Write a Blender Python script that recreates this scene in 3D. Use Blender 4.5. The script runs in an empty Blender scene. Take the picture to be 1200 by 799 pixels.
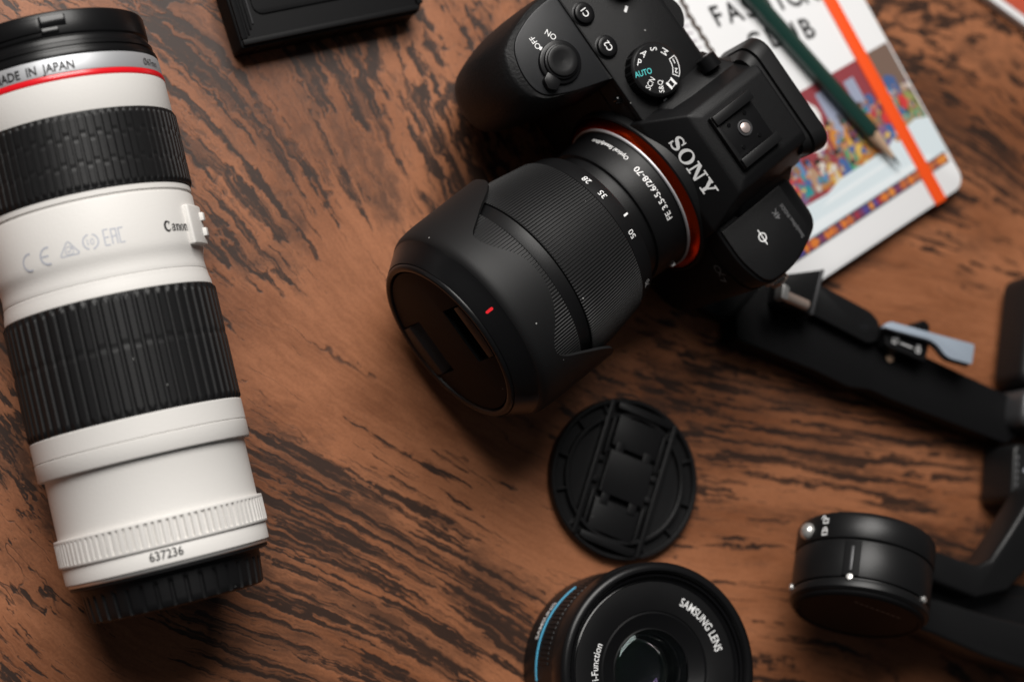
import bpy, bmesh, math, random
from math import sin, cos, pi, radians, sqrt, atan2
from mathutils import Vector, Matrix

MM = 0.001
rnd = random.Random(7)
scene = bpy.context.scene
COL = scene.collection

# ------------------------------------------------------------------ camera
cam_d = bpy.data.cameras.new('camera')
cam = bpy.data.objects.new('camera', cam_d)
COL.objects.link(cam)
cam.location = (-0.30063, -0.11911, 0.70823)
cam.rotation_euler = (radians(8.8), radians(-23.0), 0.0)
cam_d.sensor_width = 36.0
cam_d.lens = 66.0
cam_d.clip_start = 0.02
cam_d.clip_end = 20.0
cam_d.dof.use_dof = True
cam_d.dof.focus_distance = 0.695
cam_d.dof.aperture_fstop = 5.4
cam_d.dof.aperture_blades = 9
scene.camera = cam

# ------------------------------------------------------------------ light
world = bpy.data.worlds.new('World')
scene.world = world
world.use_nodes = True
bg = world.node_tree.nodes['Background']
bg.inputs['Color'].default_value = (0.93, 0.96, 1.0, 1)
bg.inputs['Strength'].default_value = 0.042


def area_light(name, loc, target, sx, sy, watts, col):
    d = bpy.data.lights.new(name, 'AREA')
    d.shape = 'RECTANGLE'
    d.size = sx
    d.size_y = sy
    d.energy = watts
    d.color = col
    o = bpy.data.objects.new(name, d)
    COL.objects.link(o)
    o.location = loc
    v = Vector(target) - Vector(loc)
    o.rotation_euler = v.to_track_quat('-Z', 'Y').to_euler()
    return o


area_light('window_light', (-0.42, 0.98, 1.36), (0.0, 0.03, 0.0), 1.2, 1.0, 45.0, (1.0, 0.97, 0.93))

scene.view_settings.view_transform = 'Standard'
scene.view_settings.look = 'None'
scene.view_settings.exposure = 0.0
scene.view_settings.gamma = 1.0
scene.render.engine = 'CYCLES'
try:
    scene.cycles.use_denoising = True
    scene.cycles.max_bounces = 8
except Exception:
    pass


# ------------------------------------------------------------------ materials
def new_mat(name):
    m = bpy.data.materials.new(name)
    m.use_nodes = True
    nt = m.node_tree
    return m, nt, nt.nodes['Principled BSDF']


def node(nt, typ, **kw):
    n = nt.nodes.new(typ)
    for k, v in kw.items():
        setattr(n, k, v)
    return n


def plastic(name, col, rough=0.5, bump=0.0, bscale=2500.0, metal=0.0, dust=0.0, var=0.0, spec=0.5, coat=0.0, dcol=(0.35, 0.35, 0.34)):
    m, nt, b = new_mat(name)
    L = nt.links
    b.inputs['Base Color'].default_value = (*col, 1)
    b.inputs['Roughness'].default_value = rough
    b.inputs['Metallic'].default_value = metal
    b.inputs['Specular IOR Level'].default_value = spec
    if coat:
        b.inputs['Coat Weight'].default_value = coat
        b.inputs['Coat Roughness'].default_value = 0.12
    tc = node(nt, 'ShaderNodeTexCoord')
    if bump > 0:
        nz = node(nt, 'ShaderNodeTexNoise')
        nz.inputs['Scale'].default_value = bscale
        nz.inputs['Detail'].default_value = 2
        L.new(tc.outputs['Object'], nz.inputs['Vector'])
        bp = node(nt, 'ShaderNodeBump')
        bp.inputs['Strength'].default_value = bump
        bp.inputs['Distance'].default_value = 0.0002
        L.new(nz.outputs['Fac'], bp.inputs['Height'])
        L.new(bp.outputs['Normal'], b.inputs['Normal'])
    src = None
    if var > 0:
        n2 = node(nt, 'ShaderNodeTexNoise')
        n2.inputs['Scale'].default_value = 60.0
        n2.inputs['Detail'].default_value = 4
        L.new(tc.outputs['Object'], n2.inputs['Vector'])
        mr = node(nt, 'ShaderNodeMapRange')
        mr.inputs['To Min'].default_value = rough - var
        mr.inputs['To Max'].default_value = rough + var
        L.new(n2.outputs['Fac'], mr.inputs['Value'])
        L.new(mr.outputs['Result'], b.inputs['Roughness'])
    if dust > 0:
        vo = node(nt, 'ShaderNodeTexVoronoi')
        vo.inputs['Scale'].default_value = 210.0
        L.new(tc.outputs['Object'], vo.inputs['Vector'])
        # only some of the cells carry a speck, of uneven size
        sep = node(nt, 'ShaderNodeSeparateColor')
        L.new(vo.outputs['Color'], sep.inputs['Color'])
        gate = node(nt, 'ShaderNodeMath', operation='GREATER_THAN')
        gate.inputs[1].default_value = 1.0 - dust
        L.new(sep.outputs['Red'], gate.inputs[0])
        sz = node(nt, 'ShaderNodeMath', operation='MULTIPLY')
        sz.inputs[1].default_value = 0.075
        L.new(sep.outputs['Green'], sz.inputs[0])
        lt = node(nt, 'ShaderNodeMath', operation='LESS_THAN')
        L.new(vo.outputs['Distance'], lt.inputs[0])
        L.new(sz.outputs[0], lt.inputs[1])
        mul = node(nt, 'ShaderNodeMath', operation='MULTIPLY')
        L.new(gate.outputs[0], mul.inputs[0])
        L.new(lt.outputs[0], mul.inputs[1])
        mx = node(nt, 'ShaderNodeMix', data_type='RGBA')
        L.new(mul.outputs[0], mx.inputs['Factor'])
        mx.inputs['A'].default_value = (*col, 1)
        mx.inputs['B'].default_value = (*dcol, 1)
        L.new(mx.outputs['Result'], b.inputs['Base Color'])
    return m


WARP_OFFSET = (2.2199999999999998, 5.46, 3.18)


def wood_material():
    m, nt, b = new_mat('wood_grain')
    L = nt.links
    tc = node(nt, 'ShaderNodeTexCoord')
    # slow bend of the grain
    w1 = node(nt, 'ShaderNodeTexNoise')
    w1.inputs['Scale'].default_value = 3.6
    w1.inputs['Detail'].default_value = 0.0
    wo = node(nt, 'ShaderNodeVectorMath', operation='ADD')
    wo.inputs[1].default_value = WARP_OFFSET
    L.new(tc.outputs['Object'], wo.inputs[0])
    L.new(wo.outputs[0], w1.inputs['Vector'])
    sub = node(nt, 'ShaderNodeVectorMath', operation='SUBTRACT')
    sub.inputs[1].default_value = (0.5, 0.5, 0.5)
    L.new(w1.outputs['Color'], sub.inputs[0])
    scl = node(nt, 'ShaderNodeVectorMath', operation='SCALE')
    scl.inputs['Scale'].default_value = 0.24
    L.new(sub.outputs[0], scl.inputs[0])
    add = node(nt, 'ShaderNodeVectorMath', operation='ADD')
    L.new(tc.outputs['Object'], add.inputs[0])
    L.new(scl.outputs[0], add.inputs[1])
    # fine wobble
    w2 = node(nt, 'ShaderNodeTexNoise')
    w2.inputs['Scale'].default_value = 150.0
    w2.inputs['Detail'].default_value = 3.0
    L.new(tc.outputs['Object'], w2.inputs['Vector'])
    sub2 = node(nt, 'ShaderNodeVectorMath', operation='SUBTRACT')
    sub2.inputs[1].default_value = (0.5, 0.5, 0.5)
    L.new(w2.outputs['Color'], sub2.inputs[0])
    scl2 = node(nt, 'ShaderNodeVectorMath', operation='SCALE')
    scl2.inputs['Scale'].default_value = 0.0035
    L.new(sub2.outputs[0], scl2.inputs[0])
    add2 = node(nt, 'ShaderNodeVectorMath', operation='ADD')
    L.new(add.outputs[0], add2.inputs[0])
    L.new(scl2.outputs[0], add2.inputs[1])
    rot = node(nt, 'ShaderNodeVectorRotate', rotation_type='Z_AXIS')
    rot.inputs['Angle'].default_value = radians(33)
    L.new(add2.outputs[0], rot.inputs['Vector'])

    def stretched(sx, sy, scale, detail, rough=0.55, off=0.0, dist=0.0):
        mp = node(nt, 'ShaderNodeMapping')
        mp.inputs['Scale'].default_value = (sx, sy, 1)
        mp.inputs['Location'].default_value = (off, off * 0.7, off * 0.3)
        L.new(rot.outputs[0], mp.inputs['Vector'])
        n = node(nt, 'ShaderNodeTexNoise')
        n.inputs['Scale'].default_value = scale
        n.inputs['Detail'].default_value = detail
        n.inputs['Roughness'].default_value = rough
        n.inputs['Distortion'].default_value = dist
        L.new(mp.outputs[0], n.inputs['Vector'])
        return n.outputs['Fac']

    def ramp(src, lo, hi):
        mr = node(nt, 'ShaderNodeMapRange', interpolation_type='SMOOTHSTEP')
        mr.inputs['From Min'].default_value = lo
        mr.inputs['From Max'].default_value = hi
        L.new(src, mr.inputs['Value'])
        return mr.outputs['Result']

    def math(op, a, bb):
        n = node(nt, 'ShaderNodeMath', operation=op)
        for i, v in enumerate((a, bb)):
            if isinstance(v, (int, float)):
                n.inputs[i].default_value = v
            else:
                L.new(v, n.inputs[i])
        return n.outputs[0]

    streak = stretched(0.042, 1.0, 260.0, 4.0, 0.56, 0.0, 0.12)
    fine = stretched(0.05, 1.0, 640.0, 4.0, 0.65, 3.1)
    zone = stretched(0.42, 1.0, 17.0, 2.0, 0.5, 7.7)
    blot = stretched(0.40, 1.0, 42.0, 6.0, 0.68, 2.3)
    vein = stretched(0.04, 1.0, 70.0, 2.0, 0.5, 11.0)
    # where a zone is dark the streaks crowd together
    shift = math('MULTIPLY', math('SUBTRACT', zone, 0.5), 0.62)
    # figure of the board: its dark and pale bands; the one below the gimbal arm is also painted shade
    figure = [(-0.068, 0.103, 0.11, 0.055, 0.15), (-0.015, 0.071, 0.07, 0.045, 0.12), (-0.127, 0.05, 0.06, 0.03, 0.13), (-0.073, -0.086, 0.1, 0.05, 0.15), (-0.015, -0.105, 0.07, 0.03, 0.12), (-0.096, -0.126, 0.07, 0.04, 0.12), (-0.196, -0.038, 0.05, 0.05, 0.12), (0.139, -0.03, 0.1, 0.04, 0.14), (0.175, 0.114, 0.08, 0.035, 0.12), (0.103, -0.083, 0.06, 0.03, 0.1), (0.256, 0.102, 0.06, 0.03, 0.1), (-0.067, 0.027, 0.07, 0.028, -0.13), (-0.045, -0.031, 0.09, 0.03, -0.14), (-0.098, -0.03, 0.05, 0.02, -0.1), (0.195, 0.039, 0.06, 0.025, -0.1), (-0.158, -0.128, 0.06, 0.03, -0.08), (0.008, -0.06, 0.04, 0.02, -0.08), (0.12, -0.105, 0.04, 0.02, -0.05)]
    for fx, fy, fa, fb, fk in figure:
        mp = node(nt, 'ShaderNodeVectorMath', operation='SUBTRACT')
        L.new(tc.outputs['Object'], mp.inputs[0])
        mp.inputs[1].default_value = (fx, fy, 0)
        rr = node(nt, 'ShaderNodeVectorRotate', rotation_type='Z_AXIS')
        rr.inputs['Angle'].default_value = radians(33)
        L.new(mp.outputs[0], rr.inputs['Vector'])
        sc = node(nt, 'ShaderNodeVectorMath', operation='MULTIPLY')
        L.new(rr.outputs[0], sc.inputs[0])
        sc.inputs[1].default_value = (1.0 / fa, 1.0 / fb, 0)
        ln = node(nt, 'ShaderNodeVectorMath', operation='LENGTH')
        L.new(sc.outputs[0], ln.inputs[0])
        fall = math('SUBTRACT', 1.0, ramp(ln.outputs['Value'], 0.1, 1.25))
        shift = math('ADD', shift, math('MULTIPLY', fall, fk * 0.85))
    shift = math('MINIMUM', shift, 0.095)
    s1 = ramp(math('ADD', streak, shift), 0.545, 0.625)
    s2 = ramp(math('ADD', fine, math('MULTIPLY', shift, 0.8)), 0.56, 0.70)
    s3 = ramp(math('ADD', blot, math('MULTIPLY', shift, 0.75)), 0.49, 0.72)
    vd = math('ABSOLUTE', math('SUBTRACT', vein, 0.52), 0)
    s4 = math('SUBTRACT', 1.0, ramp(vd, 0.002, 0.012))
    s4 = math('MULTIPLY', s4, ramp(blot, 0.45, 0.58))
    dark = math('MAXIMUM', math('MULTIPLY', s1, 0.95), math('MULTIPLY', s2, 0.58))
    dark = math('MAXIMUM', dark, math('MULTIPLY', s3, 0.74))
    dark = math('MAXIMUM', dark, math('MULTIPLY', s4, 0.75))
    # pale threads run through even the darkest bands
    thread = ramp(stretched(0.06, 1.0, 430.0, 5.0, 0.65, 17.0), 0.50, 0.64)
    dark = math('MULTIPLY', dark, math('SUBTRACT', 1.0, math('MULTIPLY', thread, 0.42)))
    tone = node(nt, 'ShaderNodeMix', data_type='RGBA')
    tone.inputs['A'].default_value = (0.20, 0.066, 0.024, 1)
    tone.inputs['B'].default_value = (0.46, 0.180, 0.082, 1)
    L.new(math('ADD', math('MULTIPLY', ramp(stretched(0.3, 1.0, 26.0, 4.0, 0.6, 5.0), 0.3, 0.68), 0.75), math('MULTIPLY', ramp(fine, 0.35, 0.65), 0.25)), tone.inputs['Factor'])
    speck = node(nt, 'ShaderNodeTexNoise')
    speck.inputs['Scale'].default_value = 900.0
    L.new(tc.outputs['Object'], speck.inputs['Vector'])
    tn2 = node(nt, 'ShaderNodeMix', data_type='RGBA', blend_type='MULTIPLY')
    tn2.inputs['Factor'].default_value = 0.35
    L.new(tone.outputs['Result'], tn2.inputs['A'])
    L.new(speck.outputs['Fac'], tn2.inputs['B'])
    mx = node(nt, 'ShaderNodeMix', data_type='RGBA')
    L.new(dark, mx.inputs['Factor'])
    L.new(tn2.outputs['Result'], mx.inputs['A'])
    mx.inputs['B'].default_value = (0.020, 0.011, 0.008, 1)
    L.new(mx.outputs['Result'], b.inputs['Base Color'])
    b.inputs['Roughness'].default_value = 0.5
    b.inputs['Specular IOR Level'].default_value = 0.35
    bp = node(nt, 'ShaderNodeBump')
    bp.inputs['Strength'].default_value = 0.25
    bp.inputs['Distance'].default_value = 0.0004
    bp.invert = True
    L.new(dark, bp.inputs['Height'])
    L.new(bp.outputs['Normal'], b.inputs['Normal'])
    return m


M = {}
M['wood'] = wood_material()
M['white'] = plastic('lens_white', (0.70, 0.68, 0.655), 0.52, 0.35, 1700, var=0.07, spec=0.3, dust=0.035, dcol=(0.16, 0.12, 0.09))
M['silver'] = plastic('silver_ring', (0.50, 0.51, 0.53), 0.50, 0.05, 3000, metal=0.55)
M['steel'] = plastic('steel', (0.70, 0.69, 0.67), 0.3, metal=0.75)
M['lugsteel'] = plastic('lug_steel', (0.62, 0.50, 0.43), 0.34, metal=0.6)
M['red'] = plastic('red_ring', (0.72, 0.008, 0.016), 0.28, coat=0.3)
M['rubber'] = plastic('rubber', (0.0065, 0.0065, 0.007), 0.50, 0.10, 1800, dust=0.10, spec=0.32)
M['black'] = plastic('black_plastic', (0.005, 0.005, 0.0055), 0.46, 0.2, 2200, dust=0.08, var=0.08, spec=0.28)
M['satin'] = plastic('satin_black', (0.005, 0.005, 0.0055), 0.32, 0.05, 2500, dust=0.03, var=0.05, spec=0.32)
M['gloss'] = plastic('gloss_black', (0.004, 0.004, 0.0045), 0.18, dust=0.02, var=0.05, spec=0.35)
M['body'] = plastic('camera_body_black', (0.0045, 0.0045, 0.005), 0.50, 0.45, 2600, dust=0.08, spec=0.26, var=0.08)
M['gripplate'] = plastic('grip_plate_grey', (0.014, 0.0145, 0.016), 0.44, 0.30, 3200, metal=0.2, spec=0.4)
M['leather'] = plastic('grip_leatherette', (0.005, 0.005, 0.0055), 0.55, 0.9, 900, spec=0.28)
M['hood'] = plastic('hood_matte', (0.0085, 0.0085, 0.009), 0.54, 0.2, 3500, dust=0.5, spec=0.28)
M['ribs'] = plastic('ribbed_ring', (0.011, 0.011, 0.0115), 0.52, 0.1, 3500, dust=0.3, spec=0.3)
M['orange'] = plastic('orange_anodised', (0.72, 0.052, 0.004), 0.24, metal=1.0)
M['ink_white'] = plastic('ink_white', (0.90, 0.90, 0.90), 0.5)
M['cap_black'] = plastic('cap_black', (0.005, 0.005, 0.0055), 0.55, 0.25, 2600, dust=0.03, spec=0.12)
M['ink_grey'] = plastic('ink_grey', (0.42, 0.44, 0.50), 0.5)
M['ink_dim'] = plastic('ink_dim', (0.14, 0.14, 0.145), 0.5)
M['ink_teal'] = plastic('ink_teal', (0.10, 0.62, 0.62), 0.5)
M['ink_black'] = plastic('ink_black', (0.010, 0.010, 0.011), 0.5)
M['ink_red'] = plastic('ink_red', (0.85, 0.02, 0.03), 0.4)
M['blue'] = plastic('blue_line', (0.10, 0.50, 0.78), 0.35)
M['paper'] = plastic('cover_white', (0.80, 0.80, 0.81), 0.40, 0.05, 800)
M['pages'] = plastic('page_block', (0.72, 0.70, 0.66), 0.7)
M['elastic'] = plastic('orange_elastic', (0.92, 0.085, 0.004), 0.6, 0.4, 1800)
M['pencil'] = plastic('pencil_green', (0.004, 0.033, 0.025), 0.42)
M['pencilwood'] = plastic('pencil_wood', (0.50, 0.33, 0.22), 0.7, 0.3, 1500)
M['graphite'] = plastic('graphite', (0.04, 0.04, 0.045), 0.4, metal=0.4)
M['lever'] = plastic('lever_grey', (0.36, 0.42, 0.50), 0.42, 0.15, 2500, metal=0.2)
M['metal_black'] = plastic('anodised_black', (0.008, 0.008, 0.0085), 0.38, 0.12, 3000, metal=0.1, var=0.05, spec=0.35)
M['redcover'] = plastic('red_cover', (0.48, 0.075, 0.035), 0.5)
M['pin'] = plastic('pin_metal', (0.66, 0.55, 0.52), 0.35, metal=0.7)
def coated(name, tint, rough=0.05):
    m, nt, b = new_mat(name)
    b.inputs['Base Color'].default_value = (0.95, 0.97, 0.96, 1)
    b.inputs['Transmission Weight'].default_value = 1.0
    b.inputs['Roughness'].default_value = rough
    b.inputs['IOR'].default_value = 1.45
    b.inputs['Specular Tint'].default_value = (*tint, 1)
    b.inputs['Specular IOR Level'].default_value = 0.35
    return m


M['clear'] = coated('clear_glass', (0.45, 0.55, 0.55), 0.02)
M['coat_green'] = coated('green_coated_glass', (0.25, 0.75, 0.45))
M['coat_violet'] = coated('violet_coated_glass', (0.5, 0.35, 0.8))
M['glass'] = plastic('lens_glass', (0.004, 0.006, 0.006), 0.03, spec=0.9, coat=1.0)
M['coating'] = plastic('coated_element', (0.005, 0.020, 0.018), 0.08, spec=0.8)
M['greymetal'] = plastic('grey_joint', (0.055, 0.055, 0.058), 0.4, metal=0.4)


# ------------------------------------------------------------------ mesh helpers (millimetres in, metres out)
def link_mesh(name, me, parent=None, mat=None, smooth=40):
    o = bpy.data.objects.new(name, me)
    COL.objects.link(o)
    if mat is not None:
        me.materials.append(M[mat])
    if smooth:
        me.polygons.foreach_set('use_smooth', [True] * len(me.polygons))
        me.set_sharp_from_angle(angle=radians(smooth))
    if parent is not None:
        o.parent = parent
    return o


def mesh(name, verts, faces, mat, parent=None, smooth=40, bevel=0.0, segs=2, bang=30, fix=True):
    bm = bmesh.new()
    vs = [bm.verts.new((v[0] * MM, v[1] * MM, v[2] * MM)) for v in verts]
    for f in faces:
        try:
            bm.faces.new([vs[i] for i in f])
        except ValueError:
            pass
    if fix:
        bmesh.ops.recalc_face_normals(bm, faces=bm.faces)
    if bevel > 0:
        bm.normal_update()
        es = [e for e in bm.edges if len(e.link_faces) == 2 and e.calc_face_angle(0) > radians(bang)]
        bmesh.ops.bevel(bm, geom=es, offset=bevel * MM, segments=segs, profile=0.5, affect='EDGES', clamp_overlap=True)
    me = bpy.data.meshes.new(name)
    bm.to_mesh(me)
    bm.free()
    return link_mesh(name, me, parent, mat, smooth)


def empty(name, loc, label, cat, rot=None, group=None):
    o = bpy.data.objects.new(name, None)
    COL.objects.link(o)
    o.location = [c * MM for c in loc]
    if rot is not None:
        o.rotation_euler = rot
    o.empty_display_size = 0.01
    o['label'] = label
    o['category'] = cat
    if group:
        o['group'] = group
    return o


def box_vf(x0, x1, y0, y1, z0, z1):
    v = [(x, y, z) for z in (z0, z1) for y in (y0, y1) for x in (x0, x1)]
    f = [(0, 2, 3, 1), (4, 5, 7, 6), (0, 1, 5, 4), (2, 6, 7, 3), (0, 4, 6, 2), (1, 3, 7, 5)]
    return v, f


def prism_vf(poly, z0, z1, fmap=None):
    n = len(poly)
    if not callable(z1):
        zt = lambda x, y: z1
    else:
        zt = z1
    if not callable(z0):
        zb = lambda x, y: z0
    else:
        zb = z0
    v = [(x, y, zb(x, y)) for x, y in poly] + [(x, y, zt(x, y)) for x, y in poly]
    f = [tuple(range(n - 1, -1, -1)), tuple(range(n, 2 * n))]
    f += [(i, (i + 1) % n, n + (i + 1) % n, n + i) for i in range(n)]
    if fmap:
        v = [fmap(*p) for p in v]
    return v, f


def join_vf(*parts):
    V, F = [], []
    for v, f in parts:
        o = len(V)
        V += list(v)
        F += [tuple(i + o for i in q) for q in f]
    return V, F


def xf(vf, fn):
    return [fn(*p) for p in vf[0]], vf[1]


def zmap(r, a, z):           # lathe about local Z
    return (r * cos(a), r * sin(a), z)


def lathe_vf(profile, segs=96, fmap=zmap, a0=0.0, a1=2 * pi, rfun=None, close_ends=False):
    full = abs(a1 - a0 - 2 * pi) < 1e-6
    na = segs if full else segs + 1
    V, F = [], []
    for (r, z) in profile:
        for k in range(na):
            a = a0 + (a1 - a0) * k / segs
            rr = r if rfun is None else r + rfun(a, z)
            V.append(fmap(rr, a, z))
    m = len(profile)
    for j in range(m - 1):
        for k in range(segs):
            k2 = (k + 1) % na if full else k + 1
            F.append((j * na + k, j * na + k2, (j + 1) * na + k2, (j + 1) * na + k))
    if close_ends:
        F.append(tuple(range(na - 1, -1, -1)))
        F.append(tuple((m - 1) * na + k for k in range(na)))
    if not full:
        pass
    return V, F


def arc_block_vf(r0, r1, z0, z1, a0, a1, segs, fmap=zmap):
    V, F = [], []
    for k in range(segs + 1):
        a = a0 + (a1 - a0) * k / segs
        V += [fmap(r0, a, z0), fmap(r1, a, z0), fmap(r1, a, z1), fmap(r0, a, z1)]
    for k in range(segs):
        o = 4 * k
        for i in range(4):
            j = (i + 1) % 4
            F.append((o + i, o + j, o + 4 + j, o + 4 + i))
    F.append((0, 1, 2, 3))
    F.append((4 * segs + 3, 4 * segs + 2, 4 * segs + 1, 4 * segs))
    return V, F


def loft_vf(loops, cap0=True, cap1=True):
    n = len(loops[0])
    V = [p for l in loops for p in l]
    F = []
    for j in range(len(loops) - 1):
        for k in range(n):
            k2 = (k + 1) % n
            F.append((j * n + k, j * n + k2, (j + 1) * n + k2, (j + 1) * n + k))
    if cap0:
        F.append(tuple(range(n - 1, -1, -1)))
    if cap1:
        F.append(tuple((len(loops) - 1) * n + k for k in range(n)))
    return V, F


def round_rect(x0, x1, y0, y1, r, n=5):
    pts = []
    for cx, cy, a in ((x1 - r, y1 - r, 0), (x0 + r, y1 - r, 90), (x0 + r, y0 + r, 180), (x1 - r, y0 + r, 270)):
        for k in range(n + 1):
            t = radians(a + 90 * k / n)
            pts.append((cx + r * cos(t), cy + r * sin(t)))
    return pts


def round_poly(poly, r, n=4):
    out = []
    m = len(poly)
    for i in range(m):
        p = Vector(poly[i])
        a = Vector(poly[i - 1])
        b = Vector(poly[(i + 1) % m])
        rr = r[i] if isinstance(r, (list, tuple)) else r
        da = (a - p)
        db = (b - p)
        d = min(rr, da.length * 0.49, db.length * 0.49)
        s = p + da.normalized() * d
        e = p + db.normalized() * d
        for k in range(n + 1):
            t = k / n
            q = s * (1 - t) ** 2 + p * 2 * t * (1 - t) + e * t * t
            out.append((q.x, q.y))
    return out


def circle(r, n=64, cx=0.0, cy=0.0):
    return [(cx + r * cos(2 * pi * k / n), cy + r * sin(2 * pi * k / n)) for k in range(n)]


def clip(poly, a, b, c):      # keep a*x+b*y <= c
    out = []
    for i in range(len(poly)):
        p, q = poly[i - 1], poly[i]
        dp = a * p[0] + b * p[1] - c
        dq = a * q[0] + b * q[1] - c
        if (dp <= 0) != (dq <= 0):
            t = dp / (dp - dq)
            out.append((p[0] + t * (q[0] - p[0]), p[1] + t * (q[1] - p[1])))
        if dq <= 0:
            out.append(q)
    return out


# ---- flat lettering: 2-D shapes (x right, y up, mm) that a map lays on a surface
_tcache = {}


def text2d(s, size, bold=0.0, align='CENTER', sx=1.0):
    key = (s, bold)
    if key not in _tcache:
        cu = bpy.data.curves.new('lettering', 'FONT')
        cu.body = s
        cu.size = 1.0
        cu.offset = bold
        cu.resolution_u = 3
        ob = bpy.data.objects.new('lettering_tmp', cu)
        COL.objects.link(ob)
        dg = bpy.context.evaluated_depsgraph_get()
        me = bpy.data.meshes.new_from_object(ob.evaluated_get(dg))
        v = [tuple(p.co) for p in me.vertices]
        f = [tuple(p.vertices) for p in me.polygons]
        bpy.data.objects.remove(ob)
        bpy.data.curves.remove(cu)
        bpy.data.meshes.remove(me)
        _tcache[key] = (v, f)
    v, f = _tcache[key]
    xs = [p[0] for p in v]
    ys = [p[1] for p in v]
    # capital height of the built-in font is about 0.70 of its size
    k = size / 0.70
    cx = (min(xs) + max(xs)) / 2 if align == 'CENTER' else min(xs)
    cy = 0.35
    return [((p[0] - cx) * k * sx, (p[1] - cy) * k, 0.0) for p in v], f


def stroke2d(pts, w, closed=False):
    n = len(pts)
    V, F = [], []
    for i, p in enumerate(pts):
        if closed:
            a, b = pts[i - 1], pts[(i + 1) % n]
        else:
            a, b = pts[max(0, i - 1)], pts[min(n - 1, i + 1)]
        dx, dy = b[0] - a[0], b[1] - a[1]
        l = sqrt(dx * dx + dy * dy) or 1
        nx, ny = -dy / l, dx / l
        ww = w[i] if isinstance(w, (list, tuple)) else w
        V += [(p[0] + nx * ww / 2, p[1] + ny * ww / 2, 0.0), (p[0] - nx * ww / 2, p[1] - ny * ww / 2, 0.0)]
    for i in range(n if closed else n - 1):
        j = (i + 1) % n
        F.append((2 * i, 2 * i + 1, 2 * j + 1, 2 * j))
    return V, F


def arc2d(cx, cy, rx, ry, d0, d1, n=16):
    return [(cx + rx * cos(radians(d0 + (d1 - d0) * k / n)), cy + ry * sin(radians(d0 + (d1 - d0) * k / n))) for k in range(n + 1)]


def poly2d(pts):
    return [(x, y, 0.0) for x, y in pts], [tuple(range(len(pts)))]


def place2d(vf, x, y, s=1.0, rot=0.0, lift=0.0):
    c, sn = cos(rot) * s, sin(rot) * s
    return [(x + p[0] * c - p[1] * sn, y + p[0] * sn + p[1] * c, p[2] + lift) for p in vf[0]], vf[1]


def lay(name, vf, fmap, mat, parent):
    """2-D lettering carried onto a surface by fmap(x, y, lift)"""
    return mesh(name, [fmap(*p) for p in vf[0]], vf[1], mat, parent, smooth=0, fix=False)


def slab_glyphs(word):
    """bold slab-serif capitals, cap height 1"""
    out = []
    x = 0.0
    z = 0.0
    for ch in word:
        g = []
        if ch == 'S':
            pts = (arc2d(0.44, 0.735, 0.27, 0.20, 20, 90, 5) + arc2d(0.44, 0.735, 0.27, 0.20, 100, 250, 10)
                   + arc2d(0.46, 0.265, 0.29, 0.20, 70, -80, 10) + arc2d(0.46, 0.265, 0.29, 0.20, -95, -165, 5))
            ws = []
            m = len(pts)
            for i in range(m):
                t = i / (m - 1)
                ws.append(0.10 + 0.15 * math.exp(-((t - 0.5) / 0.2) ** 2))
            g.append(stroke2d(pts, ws))
            g.append(poly2d([(0.66, 0.64), (0.76, 0.64), (0.76, 1.0), (0.69, 1.0)]))
            g.append(poly2d([(0.12, 0.0), (0.19, 0.0), (0.24, 0.36), (0.12, 0.36)]))
            adv = 0.92
        elif ch == 'O':
            o = arc2d(0.55, 0.5, 0.52, 0.53, 0, 360, 40)[:-1]
            i_ = arc2d(0.55, 0.5, 0.29, 0.42, 0, 360, 40)[:-1]
            n = len(o)
            V = [(a, b, 0.0) for a, b in o + i_]
            g.append((V, [(k, (k + 1) % n, n + (k + 1) % n, n + k) for k in range(n)]))
            adv = 1.16
        elif ch == 'N':
            g.append(poly2d([(0.15, 0.0), (0.27, 0.0), (0.27, 1.0), (0.15, 1.0)]))
            g.append(poly2d([(0.85, 0.0), (0.97, 0.0), (0.97, 1.0), (0.85, 1.0)]))
            g.append(poly2d([(0.10, 1.0), (0.40, 1.0), (0.97, 0.0), (0.78, 0.0)]))
            g.append(poly2d([(0.0, 0.89), (0.3, 0.89), (0.3, 1.0), (0.0, 1.0)]))
            g.append(poly2d([(0.0, 0.0), (0.43, 0.0), (0.43, 0.11), (0.0, 0.11)]))
            g.append(poly2d([(0.70, 0.89), (1.12, 0.89), (1.12, 1.0), (0.70, 1.0)]))
            adv = 1.2
        else:  # Y
            g.append(poly2d([(0.08, 1.0), (0.36, 1.0), (0.64, 0.42), (0.44, 0.36)]))
            g.append(poly2d([(0.80, 1.0), (0.96, 1.0), (0.64, 0.36), (0.55, 0.42)]))
            g.append(poly2d([(0.43, 0.05), (0.65, 0.05), (0.65, 0.45), (0.43, 0.45)]))
            g.append(poly2d([(0.28, 0.0), (0.80, 0.0), (0.80, 0.11), (0.28, 0.11)]))
            g.append(poly2d([(0.0, 0.89), (0.48, 0.89), (0.48, 1.0), (0.0, 1.0)]))
            g.append(poly2d([(0.68, 0.89), (1.08, 0.89), (1.08, 1.0), (0.68, 1.0)]))
            adv = 1.1
        for q in g:
            z += 0.0012
            out.append(place2d(q, x, 0, 1.0, 0.0, z))
        x += adv
    v, f = join_vf(*out)
    return [(p[0] - x / 2 + 0.04, p[1] - 0.5, p[2]) for p in v], f


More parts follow.
